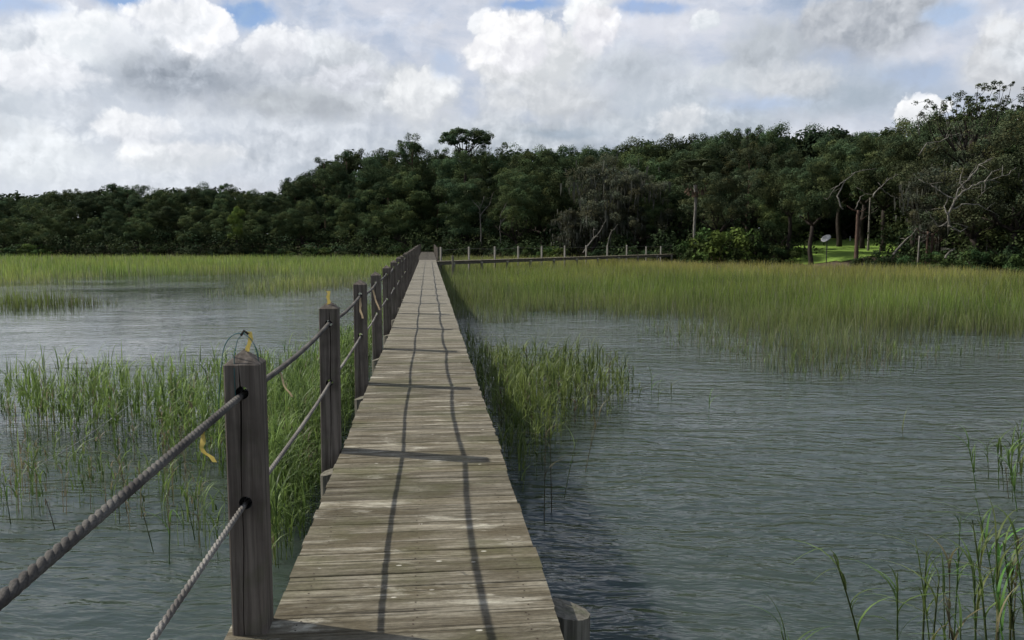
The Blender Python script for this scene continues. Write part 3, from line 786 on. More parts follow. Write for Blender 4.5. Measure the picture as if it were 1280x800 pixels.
def make_tree(seed, kind):
    """a tree 10 m high at the origin: Empty > trunk, crown (and moss)"""
    rd = random.Random(seed); root = empty('broadleaf_tree' if kind != 'pine' else 'pine_tree')
    mb = MB(); ends = []
    if kind == 'pine':
        H = 8.6; pts = [Vector((.15 * math.sin(k * .8 + seed), .15 * math.cos(k * .6), H * k / 9 - (.4 if k == 0 else 0))) for k in range(10)]
        mb.tube(pts, [.20 * (1 - .6 * k / 9) for k in range(10)], 8)
        for k in range(16):
            z = rd.uniform(4.6, 8.6); i = min(8, int(z / H * 9)); a = rd.uniform(0, 6.28); L = rd.uniform(.9, 2.4) * (1.25 - (z - 4.6) / 7)
            limb(mb, pts[i].copy(), Vector((math.cos(a), math.sin(a), .35)), L, .07, 1, ends, rd, .3, .6, 4)
        cs = np.array([tuple(e) for e in ends]); base = (.058, .092, .040); rad = np.array([rd.uniform(.38, .72) for _ in cs]); size, per, fl = .12, 260, .6
    else:
        wide = {'oak': 3.6, 'round': 3.0, 'open': 3.8, 'high': 3.6, 'mossy': 3.9, 'low': 3.4, 'sapling': 2.6}[kind]
        tz = {'oak': 1.6, 'round': 1.2, 'open': 2.2, 'high': 3.8, 'mossy': 1.4, 'low': .7, 'sapling': 3}[kind]
        tp = [Vector((.12 * math.sin(k * 1.3 + seed), .12 * math.cos(k + seed), tz * k / 5 - (.4 if k == 0 else 0))) for k in range(6)]
        mb.tube(tp, [.30, .23, .20, .19, .18, .17], 9)
        for k in range(5 if kind != 'high' else 4):
            a = 6.28 * k / 5 + rd.uniform(-.4, .4); limb(mb, tp[-1].copy(), Vector((math.cos(a), math.sin(a), rd.uniform(.3, 1.0))), wide * (.5 if kind == 'high' else .55), .13, 2, ends, rd, .35, .75, 5)
        # lobes -> clumps on a broken dome
        z0 = {'oak': 4.9, 'round': 5.1, 'open': 6.2, 'high': 6.5, 'mossy': 4.8, 'low': 4.3, 'sapling': 6.5}[kind]; rz = 9.6 - z0
        dn = {'oak': 4.2, 'round': 4.6, 'open': 3.0, 'high': 2.6, 'mossy': 4.3, 'low': 4.4, 'sapling': 2}[kind]
        nlobe = rd.randint(8, 12) if kind != 'open' else 8; cs = []
        for _ in range(nlobe):
            a = rd.uniform(0, 6.28); e = math.asin(rd.uniform(-.6, .97)); k = rd.uniform(.45, .78)
            c = Vector((math.cos(a) * math.cos(e) * wide * k, math.sin(a) * math.cos(e) * wide * k, z0 + math.sin(e) * (rz if e > 0 else dn) * k))
            lr = rd.uniform(.30, .46) * wide
            for _ in range(10 if kind != 'open' else 7):
                d = Vector((rd.gauss(0, 1), rd.gauss(0, 1), rd.gauss(.25, 1))).normalized(); cs.append(c + Vector((d.x * lr, d.y * lr, d.z * lr * .8)) * rd.uniform(.55, 1))
        cs += [e for e in ends if e.z > 2]
        cs = np.array([tuple(c) for c in cs]); cs[:, 2] = np.maximum(cs[:, 2], .9 if kind in ('low', 'round', 'mossy') else 2.0); cs[:, 2] *= 9.45 / cs[:, 2].max()
        rad = np.array([rd.uniform(.40, .85) for _ in cs]); size, per, fl = .125, (210 if kind != 'open' else 170), .78
        base = {'oak': (.068, .098, .040), 'round': (.056, .084, .038), 'open': (.084, .102, .050), 'high': (.062, .086, .038), 'mossy': (.092, .102, .064), 'low': (.076, .106, .042), 'sapling': (.13, .19, .04)}[kind]
    mb.build('trunk', M['bark_red'] if kind == 'pine' else M['bark'], root, smooth=True)
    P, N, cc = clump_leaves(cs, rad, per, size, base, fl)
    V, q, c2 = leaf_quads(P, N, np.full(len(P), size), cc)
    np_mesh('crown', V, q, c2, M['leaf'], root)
    if kind == 'mossy':
        n = 420; idx = rng.integers(0, len(cs), n); o = cs[idx] + rng.normal(0, .55, (n, 3)); o[:, 2] -= .2
        k = o[:, 2] > 1.6; o = o[k]; n = len(o)
        VV, q, c = blades(n, o[:, 0], o[:, 1], o[:, 2], -rng.uniform(.5, 1.5, n), rng.uniform(.10, .24, n), rng.uniform(0, 6.28, n), rng.uniform(0, .2, n), 4,
                          np.tile((.10, .105, .085), (n, 1)), np.tile((.13, .135, .11), (n, 1)), np.tile((.10, .105, .085), (n, 1)), twist=rng.uniform(0, 3.14, n))
        tag(np_mesh('moss', VV, q, c, M['moss'], root), kind='stuff')
    return root

PROTO = {}
for kind, k in (('oak', 4), ('round', 4), ('open', 2), ('high', 3), ('mossy', 2), ('low', 3), ('pine', 4), ('sapling', 1)):
    PROTO[kind] = [make_tree(100 + 17 * i + len(kind), kind) for i in range(k)]
USED = set()
def plant(kind, px, d, top=None, H=None, wid=None, label='', cat='tree', group=None, var=None, name=None, rz=None):
    x, y = bearing(px, d); z = float(height(x, y)) - .05
    if H is None: H = EYE + (298 - top) / FPX * d - z
    pr = PROTO[kind]; i = random.randrange(len(pr)) if var is None else var % len(pr); p = pr[i]
    if (kind, i) not in USED: USED.add((kind, i)); o = p
    else: o = copy_tree(p)
    wid = wid or H; o.location = (x, y, z); o.rotation_euler = (0, 0, random.uniform(0, 6.28) if rz is None else rz); o.scale = (wid / 10, wid / 10, H / 10)
    if name: o.name = name
    return tag(o, label, cat, group)

SKY = [(-260, 236), (0, 245), (60, 239), (90, 240), (130, 241), (150, 234), (165, 231), (190, 239), (215, 236), (250, 233), (285, 231), (300, 240), (345, 239), (365, 224), (385, 216),
       (405, 206), (430, 194), (455, 184), (470, 189), (500, 188), (530, 189), (550, 186), (590, 188), (640, 181), (680, 181), (720, 180), (735, 186), (770, 178), (800, 175),
       (830, 173), (850, 168), (900, 166), (920, 160), (950, 158), (980, 158), (1010, 151), (1035, 151), (1060, 158), (1100, 157), (1120, 160), (1140, 150), (1160, 136), (1200, 130), (1250, 124), (1280, 120), (1560, 100)]
def skyl(px):
    return float(np.interp(px, [a for a, _ in SKY], [b for _, b in SKY]))
def shore_d(px):
    for d in np.arange(45, 260, 1.0):
        x, y = bearing(px, d)
        if in_poly(np.array([x]), np.array([y]), POLY)[0]: return float(d)
    return 130.
def section(px):
    return ('far left woods' if px < 200 else 'low left woods' if px < 365 else 'rising left woods' if px < 530 else
            'woods behind boardwalk end' if px < 700 else 'woods behind side pier' if px < 850 else 'woods right of pier' if px < 990 else
            'woods behind the lawn' if px < 1130 else 'woods at right edge')
rt = random.Random(21); cnt = {}
def nxt(key):
    cnt[key] = cnt.get(key, 0) + 1; return ORD[cnt[key] - 1]
# skyline row
px = -230
while px < 1500:
    sd = shore_d(px); d = sd + rt.uniform(20, 27) + (18 if 1000 < px < 1120 else 0)
    H = EYE + (298 - skyl(px)) / FPX * d - float(height(*bearing(px, d))) + rt.choice((-.9, -.3, .1, .4, .7))
    kind = rt.choice(['oak', 'round', 'oak', 'round', 'pine'] if px < 1000 else ['oak', 'round', 'open'])
    if kind == 'pine' and not (200 < px < 520 or 720 < px < 1000): kind = 'round'
    sec = section(px); k = {'oak': 'broad dark oak crown', 'round': 'round dark tree crown', 'open': 'loose grey-green crown', 'pine': 'dark pine with tufted top'}[kind]
    wd = min(max(H * rt.uniform(.8, 1.0), 9), 14)
    plant(kind, px, d, H=H, wid=wd * (.9 if kind == 'pine' else 1), label='%s, %s from left on skyline of %s' % (k, nxt('s' + sec), sec), group='trees forming the skyline of the woods')
    px += wd * .40 / d * FPX
# middle row
px = -240
while px < 1500:
    sd = shore_d(px); d = sd + rt.uniform(11, 16) + (26 if 995 < px < 1125 else 0); H0 = EYE + (298 - skyl(px)) / FPX * (sd + 24) 
    H = H0 * rt.uniform(.72, .86); kind = rt.choice(['oak', 'round', 'open', 'mossy']) if px > 600 else rt.choice(['oak', 'round', 'round'])
    sec = section(px); k = {'oak': 'spreading oak', 'round': 'dense rounded tree', 'open': 'loosely leaved tree', 'mossy': 'oak hung with grey moss'}[kind]
    wd = max(H * rt.uniform(.85, 1.1), 8)
    plant(kind, px, d, H=H, wid=wd, label='%s, %s from left inside %s' % (k, nxt('m' + sec), sec), group='trees in the middle of the woods')
    px += wd * .48 / d * FPX
# front row along the marsh edge
px = -240
while px < 1500:
    sd = shore_d(px); d = sd + rt.uniform(4, 8); H0 = EYE + (298 - skyl(px)) / FPX * (sd + 24)
    if 985 < px < 1165 or 700 < px < 790 or 840 < px < 895:
        px += 12; continue
    H = max(H0 * rt.uniform(.42, .68), 4.0); kind = rt.choice(['low', 'round', 'low', 'oak']) if px < 640 else rt.choice(['low', 'open', 'mossy', 'low', 'oak'])
    sec = section(px); k = {'oak': 'oak with dark low crown', 'round': 'rounded dark green tree', 'low': 'low bushy tree', 'open': 'thin crowned grey-green tree', 'mossy': 'mossy small oak'}[kind]
    wd = H * rt.uniform(1.0, 1.35)
    plant(kind, px, d, H=H, wid=wd, label='%s, %s from left fronting %s' % (k, nxt('f' + sec), sec), group='trees along the marsh edge')
    px += wd * .52 / d * FPX

# the far wood behind, one mass
def wood(name, label, rows, base, per=60, size=.55):
    cs = []; rad = []
    for px, d, zt in rows:
        x, y = bearing(px, d); z0 = float(height(x, y))
        z = z0 + .3
        while z < zt: cs.append((x + rng.normal(0, 1.2), y + rng.normal(0, 1.2), z)); rad.append(rng.uniform(1.2, 2.0)); z += rng.uniform(1.0, 1.7)
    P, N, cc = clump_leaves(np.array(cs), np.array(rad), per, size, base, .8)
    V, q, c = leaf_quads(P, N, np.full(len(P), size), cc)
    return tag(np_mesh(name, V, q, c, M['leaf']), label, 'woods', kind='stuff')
rows = []
for px in np.arange(-260, 1520, 9.0):
    sd = shore_d(px); dd = sd + 31 + (14 if 1000 < px < 1120 else 0); rows.append((px, dd, EYE + (298 - skyl(px)) / FPX * dd * .86))
    rows.append((px + 4, dd + 5, EYE + (298 - skyl(px)) / FPX * dd * .86))
wood('distant_wood', 'dark depth of the woods seen between the trees', rows, (.022, .034, .014), 130, .6)  # shade of the wood's depth is put into this dark leaf colour
rows = []
for px in np.arange(-260, 1520, 7.0):
    sd = shore_d(px)
    if 990 < px < 1125: continue
    rows.append((px, sd + rt.uniform(9, 11), 1.6 + rt.uniform(1.4, 3.2)))
    rows.append((px + 2, sd + rt.uniform(3, 5), 1.2 + rt.uniform(.3, 1.8)))
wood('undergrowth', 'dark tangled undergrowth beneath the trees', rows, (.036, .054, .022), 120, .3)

# shrubs at the marsh edge
def make_shrub(seed, base):
    root = empty('shrub'); r = random.Random(seed); mb = MB(); ends = []
    for k in range(5):
        a = 6.28 * k / 5; limb(mb, Vector((0, 0, -.1)), Vector((math.cos(a) * .7, math.sin(a) * .7, 1)), .7, .03, 1, ends, r, .2, .6, 3)
    mb.build('stem', M['bark'], root)
    cs = np.array([(r.gauss(0, .55), r.gauss(0, .45), r.uniform(.12, .85)) for _ in range(26)]); cs[:, 2] *= 1 - .35 * np.hypot(cs[:, 0], cs[:, 1]).clip(0, 1.6)
    P, N, cc = clump_leaves(cs, np.array([r.uniform(.16, .32) for _ in cs]), 110, .09, base)
    V, q, c = leaf_quads(P, N, np.full(len(P), .09), cc); np_mesh('foliage', V, q, c, M['leaf'], root); return root
shr = [make_shrub(1, (.035, .06, .02)), make_shrub(2, (.06, .10, .025)), make_shrub(3, (.028, .045, .018))]
su = set()
def shrub(px, d, s, h, v, label, group=None):
    o = shr[v] if v not in su else copy_tree(shr[v]); su.add(v)
    x, y = bearing(px, d); o.location = (x, y, float(height(x, y)) - .03); o.scale = (s, s, h); o.rotation_euler = (0, 0, rt.uniform(0, 6.28)); return tag(o, label, 'shrub', group)
shrub(903, 83, 3.6, 4.6, 1, 'rounded bright green shrub right of the pier landing')
shrub(872, 84, 2.6, 3.0, 0, 'darker shrub just left of the rounded bright green one')
shrub(938, 82, 2.6, 3.0, 0, 'dark shrub just right of the rounded bright green one')
shrub(968, 81, 2.0, 2.2, 0, 'dark shrub before the trunk left of the lawn')
shrub(996, 84, 1.0, 1.2, 1, 'small light green bush at the left end of the lawn')
shrub(1092, 72, 1.7, 1.9, 2, 'dark leafy shrub in front of the forked trunk')
shrub(1118, 72, 1.5, 1.6, 0, 'low shrub below the leaning bleached log')
shrub(1150, 70, 2.0, 1.7, 0, 'grey-green shrub beneath the reddish trunks')
for i, p in enumerate((1190, 1222, 1256, 1290, 1330, 1380)):
    shrub(p, shore_d(p) + 1.5, 2.2, 2.0 + .3 * (i % 2), i % 3 if i % 3 != 1 else 0, 'dark shrub lining the right marsh edge, %s from left there' % ORD[i], 'shrubs at the right marsh edge')
for i, p in enumerate((20, 45, 130, 190, 250, 296, 345, 395, 450, 500, 560, 600, 650, 690, 745, 800, 835)):
    shrub(p, shore_d(p) + 1.8, rt.uniform(1.8, 3.0), rt.uniform(1.2, 2.2), i % 3 if i % 3 != 1 or i % 2 else 2, 'low shrub, %s from left along foot of left and middle woods' % ORD[i], 'shrubs at the foot of the woods')

# special trees
plant('pine', 516, shore_d(516) + 14, top=158, wid=11, label='tall open pine with sparse top, left of the umbrella shaped pine', var=1, name='pine_tree')
plant('pine', 408, shore_d(408) + 22, top=190, wid=10, label='thin pine leaning out of the slope of the skyline', var=2, name='pine_tree')
plant('pine', 290, shore_d(290) + 22, top=227, wid=7, label='small pine tuft above the low left skyline', var=3, name='pine_tree')
plant('pine', 932, shore_d(932) + 22, top=153, wid=8, label='pine top poking above the skyline right of the palm', var=0, name='pine_tree')
plant('pine', 372, shore_d(372) + 20, top=217, wid=8.5, label='pine at the lower end of the rising skyline', var=0, name='pine_tree')
plant('pine', 437, shore_d(437) + 18, top=187, wid=9.5, label='bushy pine on the rising skyline left of the tall open pine', var=3, name='pine_tree')
plant('pine', 488, shore_d(488) + 18, top=181, wid=10, label='pine shoulder to shoulder with the tall open pine, on its left', var=2, name='pine_tree')
plant('pine', 548, shore_d(548) + 18, top=181, wid=9, label='pine filling the gap before the umbrella shaped pine', var=0, name='pine_tree')
plant('pine', 165, shore_d(165) + 20, top=228, wid=8, label='pine forming the highest bump of the far left skyline', var=1, name='pine_tree')
# umbrella pine
def umbrella():
    d = shore_d(585) + 16; x, y = bearing(583, d); z = float(height(x, y)); T = EYE + (298 - 163) / FPX * d - z; r = random.Random(4)
    root = empty('pine_tree', (x, y, z), label='tall umbrella shaped pine with flat layered top above the skyline', cat='tree'); mb = MB(); cs = []; rad = []
    mb.tube([(.1 * math.sin(k), 0, T * .86 * k / 8 - .2) for k in range(9)], [.3 - .02 * k for k in range(9)], 8)
    for dx, dz, s in ((-1.9, -.75, .8), (-1.5, -.05, .75), (-.8, .05, .8), (-2.4, -.35, .6), (.7, -.55, .8), (1.6, -.35, .85), (2.4, -.45, .85), (3.1, -.75, .7), (2.0, -1.0, .6), (-1.2, -1.3, .5), (-2.7, -1.2, .6), (-1.9, -1.6, .6), (.2, -1.2, .4), (1.2, -1.5, .5), (2.6, -1.6, .5)):
        for _ in range(11): cs.append((dx + r.gauss(0, .38), r.gauss(0, .9), T - .55 + dz + r.gauss(0, .24))); rad.append(r.uniform(.45, .75) * s / .75)
        zb = T * r.uniform(.66, .82); mb.tube([(0, 0, zb), (dx * .35, .1, zb + .25), (dx * .7, 0, T - 1.3 + dz * .8), (dx, 0, T - .7 + dz)], [.09, .07, .05, .03], 5)
    mb.build('trunk', M['bark'], root, smooth=True)
    P, N, cc = clump_leaves(np.array(cs), np.array(rad), 110, .14, (.065, .095, .045), .55); V, q, c = leaf_quads(P, N, np.full(len(P), .17), cc); np_mesh('crown', V, q, c, M['leaf'], root)
umbrella()
plant('mossy', 742, shore_d(742) + 4, top=192, wid=11.5, label='wide live oak draped in grey moss at the shore behind the side pier', var=0, name='mossy_oak')
plant('mossy', 713, shore_d(713) + 3, H=5.8, wid=8, label='low moss covered oak arching over the marsh behind the side pier', var=1, name='mossy_oak')
plant('mossy', 795, shore_d(795) + 6, top=205, wid=11, label='grey-green oak with moss just left of the palm', var=1, name='mossy_oak')
plant('high', 985, 84, top=185, wid=10.5, label='spreading oak over the left end of the lawn', var=0, name='live_oak')
plant('high', 1012, 78, top=196, wid=10, label='oak with a dark trunk left of the white dish', var=1, name='live_oak')
plant('high', 1046, 98, top=172, wid=13, label='oak whose trunk stands in the middle of the lawn', var=2, name='live_oak')
plant('high', 1101, 86, top=176, wid=12, label='dark forked oak right of the pale pine trunk', var=0, name='live_oak')
plant('high', 1075, 93, top=165, wid=12, label='tall oak crown above the lawn', var=1, name='live_oak')
plant('high', 1140, 78, top=170, wid=11, label='leaning oak over the leaning bleached log', var=2, name='live_oak')
plant('open', 1215, 66, top=150, wid=14, label='big loose crowned oak behind the bare white limbs', var=0, name='live_oak')
plant('open', 1262, 64, top=138, wid=13, label='big oak at the right edge with a loose grey-green crown', var=1, name='live_oak')
plant('sapling', 298, shore_d(300) + 3, top=257, wid=4.5, label='pale yellow-green sapling glowing in the dark left woods', var=0, name='sapling')

# bare trunks beside the lawn
def bare_trunk(px, d, H, r, mat, label, lean=0, name='pine_tree'):
    x, y = bearing(px, d); z = float(height(x, y)); root = empty(name, (x, y, z), label=label, cat='tree')
    mb = MB(); mb.tube([(lean * (k / 8) * H, 0, H * k / 8 - .3) for k in range(9)], [r * (1 - .35 * k / 8) * (1.25 if k == 0 else 1) for k in range(9)], 9); mb.build('trunk', mat, root, smooth=True)
    mb = MB(); r_ = random.Random(int(px))
    for k in range(4):
        zz = H * r_.uniform(.6, .95); s = r_.choice((-1, 1)); mb.tube([(lean * zz, 0, zz), (lean * zz + s * .5, .1, zz + .15), (lean * zz + s * 1.0, .1, zz + .5)], [r * .3, r * .2, .015], 5)
    mb.build('branch', mat, root, smooth=True)
bare_trunk(1069, 74, 5.6, .21, M['bark_red'], 'straight brown pine trunk at the front of the lawn')
bare_trunk(1083.5, 88, 6.0, .13, M['bark_pale'], 'slim pale trunk behind the straight brown one')
bare_trunk(1157, 71, 3.6, .14, M['bark_red'], 'left one of two short reddish trunks in the dark woods edge')
bare_trunk(1163, 71, 3.4, .15, M['bark_red'], 'right one of two short reddish trunks in the dark woods edge')
bare_trunk(1146, 70, 3.3, .10, M['bark_pale'], 'slender white trunk left of the two reddish ones', .02)
bare_trunk(1231, 66, 3.6, .06, M['bark_pale'], 'thin pale trunk far right under the bare limbs')

# bleached bare limbs: polylines given as picture bearings and heights at the tree's distance
def limbs(name, label, d, polys, r0=.10, mat='bark_pale', origin=None, cat='dead branches'):
    ox, oy = bearing(*(origin or (polys[0][0][0], d))); root = empty(name, (ox, oy, float(height(ox, oy))), label=label, cat=cat); z0 = root.location.z
    rr = random.Random(int(d * 7)); n = 0
    for pl in polys:
        pts = []; dd = d
        for (px, py) in pl:
            dd += rr.uniform(-.5, .5); x, y = bearing(px, dd); pts.append(Vector((x - ox, y - oy, EYE + (298 - py) / FPX * dd - z0)))
        fine = []
        for i in range(len(pts) - 1):
            for k in range(4):
                s = k / 4; fine.append(pts[i].lerp(pts[i + 1], s) + Vector((rr.gauss(0, .04), rr.gauss(0, .04), rr.gauss(0, .04))))
        fine.append(pts[-1]); m = len(fine); rs0 = r0 * (1 if n == 0 else rr.uniform(.5, .8))
        mb = MB(); mb.tube(fine, [rs0 * (1 - .8 * k / (m - 1)) for k in range(m)], 6)
        for _ in range(3):
            i = rr.randrange(m // 3, m); L = rr.uniform(.4, 1.1); a = Vector((rr.gauss(0, 1), rr.gauss(0, 1), rr.gauss(.3, .7))).normalized()
            mb.tube([fine[i], fine[i] + a * L * .5 + Vector((0, 0, .05)), fine[i] + a * L], [rs0 * .35, rs0 * .22, .012], 5)
        mb.build('limb', M[mat], root, smooth=True); n += 1
    return root
limbs('dead_tree', 'sprawling bleached bare limbs in front of the right hand oaks', 57.5,
      [[(1183, 288), (1181, 268), (1188, 250), (1200, 238), (1218, 229), (1232, 226), (1250, 220), (1262, 211)], [(1188, 252), (1192, 238), (1204, 222), (1213, 207)], [(1181, 268), (1175, 260), (1180, 246)],
       [(1200, 238), (1194, 230), (1197, 210)], [(1225, 227), (1224, 240), (1216, 250)], [(1186, 262), (1203, 255), (1222, 258), (1244, 270)], [(1188, 250), (1172, 242), (1160, 232), (1146, 228)],
       [(1225, 227), (1232, 216), (1242, 214)], [(1181, 276), (1170, 284), (1160, 272), (1152, 262)], [(1204, 226), (1216, 208), (1234, 198)], [(1182, 282), (1196, 290), (1206, 284)]], .085)
limbs('dead_tree', 'crooked grey bare branch above the lawn trees', 72, [[(1050, 262), (1042, 246), (1052, 226), (1066, 216), (1090, 212)], [(1052, 226), (1040, 236), (1030, 250)], [(1066, 262), (1072, 246), (1082, 242)]], .07)
limbs('dead_tree', 'short white bare branch right of the lawn', 70, [[(1086, 248), (1094, 236), (1104, 228), (1114, 218)], [(1094, 236), (1110, 246), (1120, 250)]], .07)
limbs('dead_tree', 'bare pale twigs high in the right hand oak', 62, [[(1140, 196), (1150, 182), (1170, 178), (1176, 166)], [(1150, 182), (1162, 190)], [(1170, 178), (1180, 172), (1196, 170)], [(1140, 172), (1138, 150), (1146, 136)]], .05)
limbs('dead_tree', 'slender white branched snag in the woods behind the junction', 108, [[(602, 306), (601, 284), (600, 262), (606, 246)], [(600, 262), (590, 250)], [(601, 270), (612, 256), (618, 240)]], .12)
limbs('dead_tree', 'faint grey snag in the woods just left of the side pier posts', 106, [[(626, 306), (625, 284), (626, 268), (634, 252)], [(626, 280), (640, 262), (650, 250)]], .10)
limbs('dead_tree', 'leaning bare trunk beneath the mossy oak behind the side pier', 92, [[(728, 316), (740, 300), (752, 286), (757, 274)], [(740, 300), (742, 284)], [(758, 310), (762, 292), (772, 280)]], .10)
limbs('fallen_log', 'bleached dead log leaning up from the shrubs at right', 71, [[(1116, 318), (1126, 304), (1140, 290)]], .12, cat='log')
limbs('fallen_log', 'short pale dead branch lying at the right marsh edge', 62, [[(1180, 322), (1186, 314), (1192, 312)]], .09, cat='log')
# feathery open top branches against the sky at right
def airy():
    d = 73; ox, oy = bearing(1205, d); z0 = float(height(ox, oy)); root = empty('live_oak', (ox, oy, z0), label='oak with a thin lacy top of twigs against the sky at far right', cat='tree'); mb = MB(); ends = []; r = random.Random(8)
    T = EYE + (298 - 150) / FPX * d - z0
    mb.tube([(0, 0, -.3), (.2, 0, T * .3), (-.2, .1, T * .6), (0, 0, T * .84)], [.32, .27, .22, .16], 8)
    tips = [(1148, 134), (1158, 142), (1176, 128), (1186, 124), (1197, 121), (1210, 116), (1222, 119), (1236, 112), (1250, 114), (1262, 122), (1272, 120), (1284, 126), (1168, 136), (1242, 128), (1228, 130), (1202, 132), (1215, 128)]
    for (px, py) in tips + [(p_ + r.uniform(-9, 9), q_ + r.uniform(3, 16)) for p_, q_ in tips]:
        x, y = bearing(px, d + r.uniform(-2, 2)); tip = Vector((x - ox, y - oy, EYE + (298 - py) / FPX * d - z0)); b0 = Vector((tip.x * .55 + r.gauss(0, .3), tip.y * .55, T * r.uniform(.72, .86)))
        mid = b0.lerp(tip, .55) + Vector((r.gauss(0, .3), r.gauss(0, .3), -.1)); q = mid.lerp(tip, .6) + Vector((r.gauss(0, .2), r.gauss(0, .2), 0))
        mb.tube([Vector((0, 0, T * .62)), b0, b0.lerp(mid, .5) + Vector((r.gauss(0, .15), 0, 0)), mid, q, tip], [.07, .055, .045, .032, .022, .012], 5)
        for c in (mid, q, tip, tip):
            e = c + Vector((r.gauss(0, .4), r.gauss(0, .3), r.gauss(.05, .22))); mb.tube([c, e], [.016, .008], 4); ends.append(e)
        ends.append(tip)
    mb.build('trunk', M['bark'], root, smooth=True)
    cs = np.array([tuple(e) for e in ends]); P, N, cc = clump_leaves(cs, np.array([r.uniform(.14, .32) for _ in cs]), 60, .11, (.045, .06, .025)); V, q, c = leaf_quads(P, N, np.full(len(P), .12), cc); np_mesh('crown', V, q, c, M['leaf'], root)
airy()
# palm
def palm():
    d = shore_d(867) + .5; x, y = bearing(867, d); z = float(height(x, y)); T = EYE + (298 - 226) / FPX * d - z
    root = empty('palm_tree', (x, y, z), label='cabbage palm with slim pale trunk and dark brown drooping head', cat='palm')
    mb = MB(); mb.tube([(.05 * math.sin(k), 0, (T - .3) * k / 10 - .2) for k in range(11)], [.17, .15, .14, .14, .14, .14, .14, .15, .16, .18, .2], 9); mb.build('trunk', M['bark_pale'], root, smooth=True)
    for nm, n, lo, hi, L, col in (('crown', 60, -.3, 1.2, 3.0, (.055, .065, .035)), ('dead_fronds', 55, -1.5, -.4, 2.9, (.085, .06, .042))):
        VV = []; QQ = []; CC = []; off = 0; r = random.Random(3)
        for k in range(n):
            a = r.uniform(0, 6.28); e = r.uniform(lo, hi); st = Vector((math.cos(a) * math.cos(e), math.sin(a) * math.cos(e), math.sin(e))); hub = Vector((0, 0, T)) + st * L * .45
            m = 16; az = np.array([a + (j - 7.5) * .13 for j in range(m)]); ll = np.full(m, L * .62)
            V, q, c = blades(m, np.full(m, hub.x), np.full(m, hub.y), np.full(m, hub.z), ll * max(.15, .35 + .5 * math.sin(e)) * (1 if e > -.5 else -1.6), np.full(m, .10), az, np.full(m, 1.4 if e > -.5 else -.35), 3, np.tile(col, (m, 1)), np.tile(col, (m, 1)) * 1.3, np.tile(col, (m, 1)))
            VV.append(V); QQ.append(q + off); CC.append(c); off += len(V)
        np_mesh(nm, np.vstack(VV), np.vstack(QQ), np.vstack(CC), M['leaf'], root)
palm()

# dish on the lawn, small marker
x, y = bearing(1032, 80); z = float(height(x, y)); dsh = empty('satellite_dish', (x, y, z), label='white tilted dish on a short dark pole on the lawn', cat='dish')
b = MB(); b.tube([(0, 0, -.2), (0, 0, EYE - z - .02)], .05, 8); b.build('pole', M['metal'], dsh)
b = MB(); n = 20; vs = [(0, 0, -.09)]; rings = [(.25, -.07), (.5, 0.0), (.52, 0.01), (.25, -.10)]
for (rr_, zz) in rings:
    for k in range(n): th = 6.2832 * k / n; vs.append((rr_ * math.cos(th), rr_ * .8 * math.sin(th), zz))
fs = [(0, 1 + k, 1 + (k + 1) % n) for k in range(n)]
for a_ in range(3): fs += [(1 + a_ * n + k, 1 + (a_ + 1) * n + k, 1 + (a_ + 1) * n + (k + 1) % n, 1 + a_ * n + (k + 1) % n) for k in range(n)]
b.add([Matrix.Rotation(R(-38), 3, 'Y') @ (Matrix.Rotation(R(28), 3, 'X') @ Vector(v)) + Vector((-.15, -.05, EYE - z + .02)) for v in vs], fs); b.build('dish', M['white'], dsh, smooth=True)
b = MB(); b.tube([(-.3, -.1, EYE - z), (-.6, -.45, EYE - z + .05), (-.72, -.5, EYE - z + .12)], .03, 6); b.build('feed_arm', M['white'], dsh)
x, y = bearing(1060.5, 112); z = float(height(x, y)); mk = empty('marker_post', (x, y, z), label='small white marker post far back on the lawn', cat='post')
b = MB(); b.box(-.08, .08, -.05, .05, -.1, .75); b.build('post', M['white'], mk)
b = MB(); b.box(-.1, .1, -.07, .07, .75, .82); b.build('cap', M['metal'], mk)

for lst in PROTO.values():   # prototypes that were not planted are removed again
    for i, p in enumerate(lst):
        if not p.get('label'):
            for ch in list(p.children): bpy.data.objects.remove(ch)
            bpy.data.objects.remove(p)
for i, p in enumerate(shr):
    if not p.get('label'):
        for ch in list(p.children): bpy.data.objects.remove(ch)
        bpy.data.objects.remove(p)

# ------------------------------------------------------------------ sky
SUN = Vector((-1.13, .43, 1.11)).normalized()
world = bpy.data.worlds.new('World'); scene.world = world; world.use_nodes = True
t = NT(world.node_tree)
dirv = t.node('ShaderNodeTexCoord').outputs['Generated']
sep = t.node('ShaderNodeSeparateXYZ', {0: dirv})
az = t.m('ARCTAN2', sep.outputs[0], sep.outputs[1]); el = t.m('ARCSINE', t.m('ABSOLUTE', sep.outputs[2]))
P0 = t.node('ShaderNodeCombineXYZ', {0: t.m('MULTIPLY', az, 10.0), 1: t.m('MULTIPLY', el, 10.0), 2: 0.0}).outputs[0]
w1 = t.vm('SUBTRACT', t.noise(P0, 1.1, 7, .60, col=True), (.5, .5, .5))
w2 = t.vm('SUBTRACT', t.noise(P0, 4.0, 6, .62, col=True), (.5, .5, .5))
Pw = t.vm('ADD', P0, t.vm('ADD', t.scale(w1, (.28, .26, 0)), t.scale(w2, (.14, .13, 0))))
def billow(off):
    v = t.vm('ADD', t.vm('ADD', P0, t.scale(w1, (.30, .30, 0))), t.vm('ADD', t.scale(w2, (.16, .16, 0)), off))
    nd = t.node('ShaderNodeTexVoronoi', {'Vector': v, 'Scale': 1.9, 'Detail': 3.0, 'Roughness': .55, 'Lacunarity': 2.3, 'Smoothness': .35}, feature='SMOOTH_F1', voronoi_dimensions='2D', normalize=True)
    return t.m('SUBTRACT', .40, nd.outputs['Distance'])
bil = billow((0, 0, 0)); relief = t.m('SUBTRACT', billow((.05, -.09, 0)), bil)
fine = t.noise(Pw, 1.6, 10, .52)
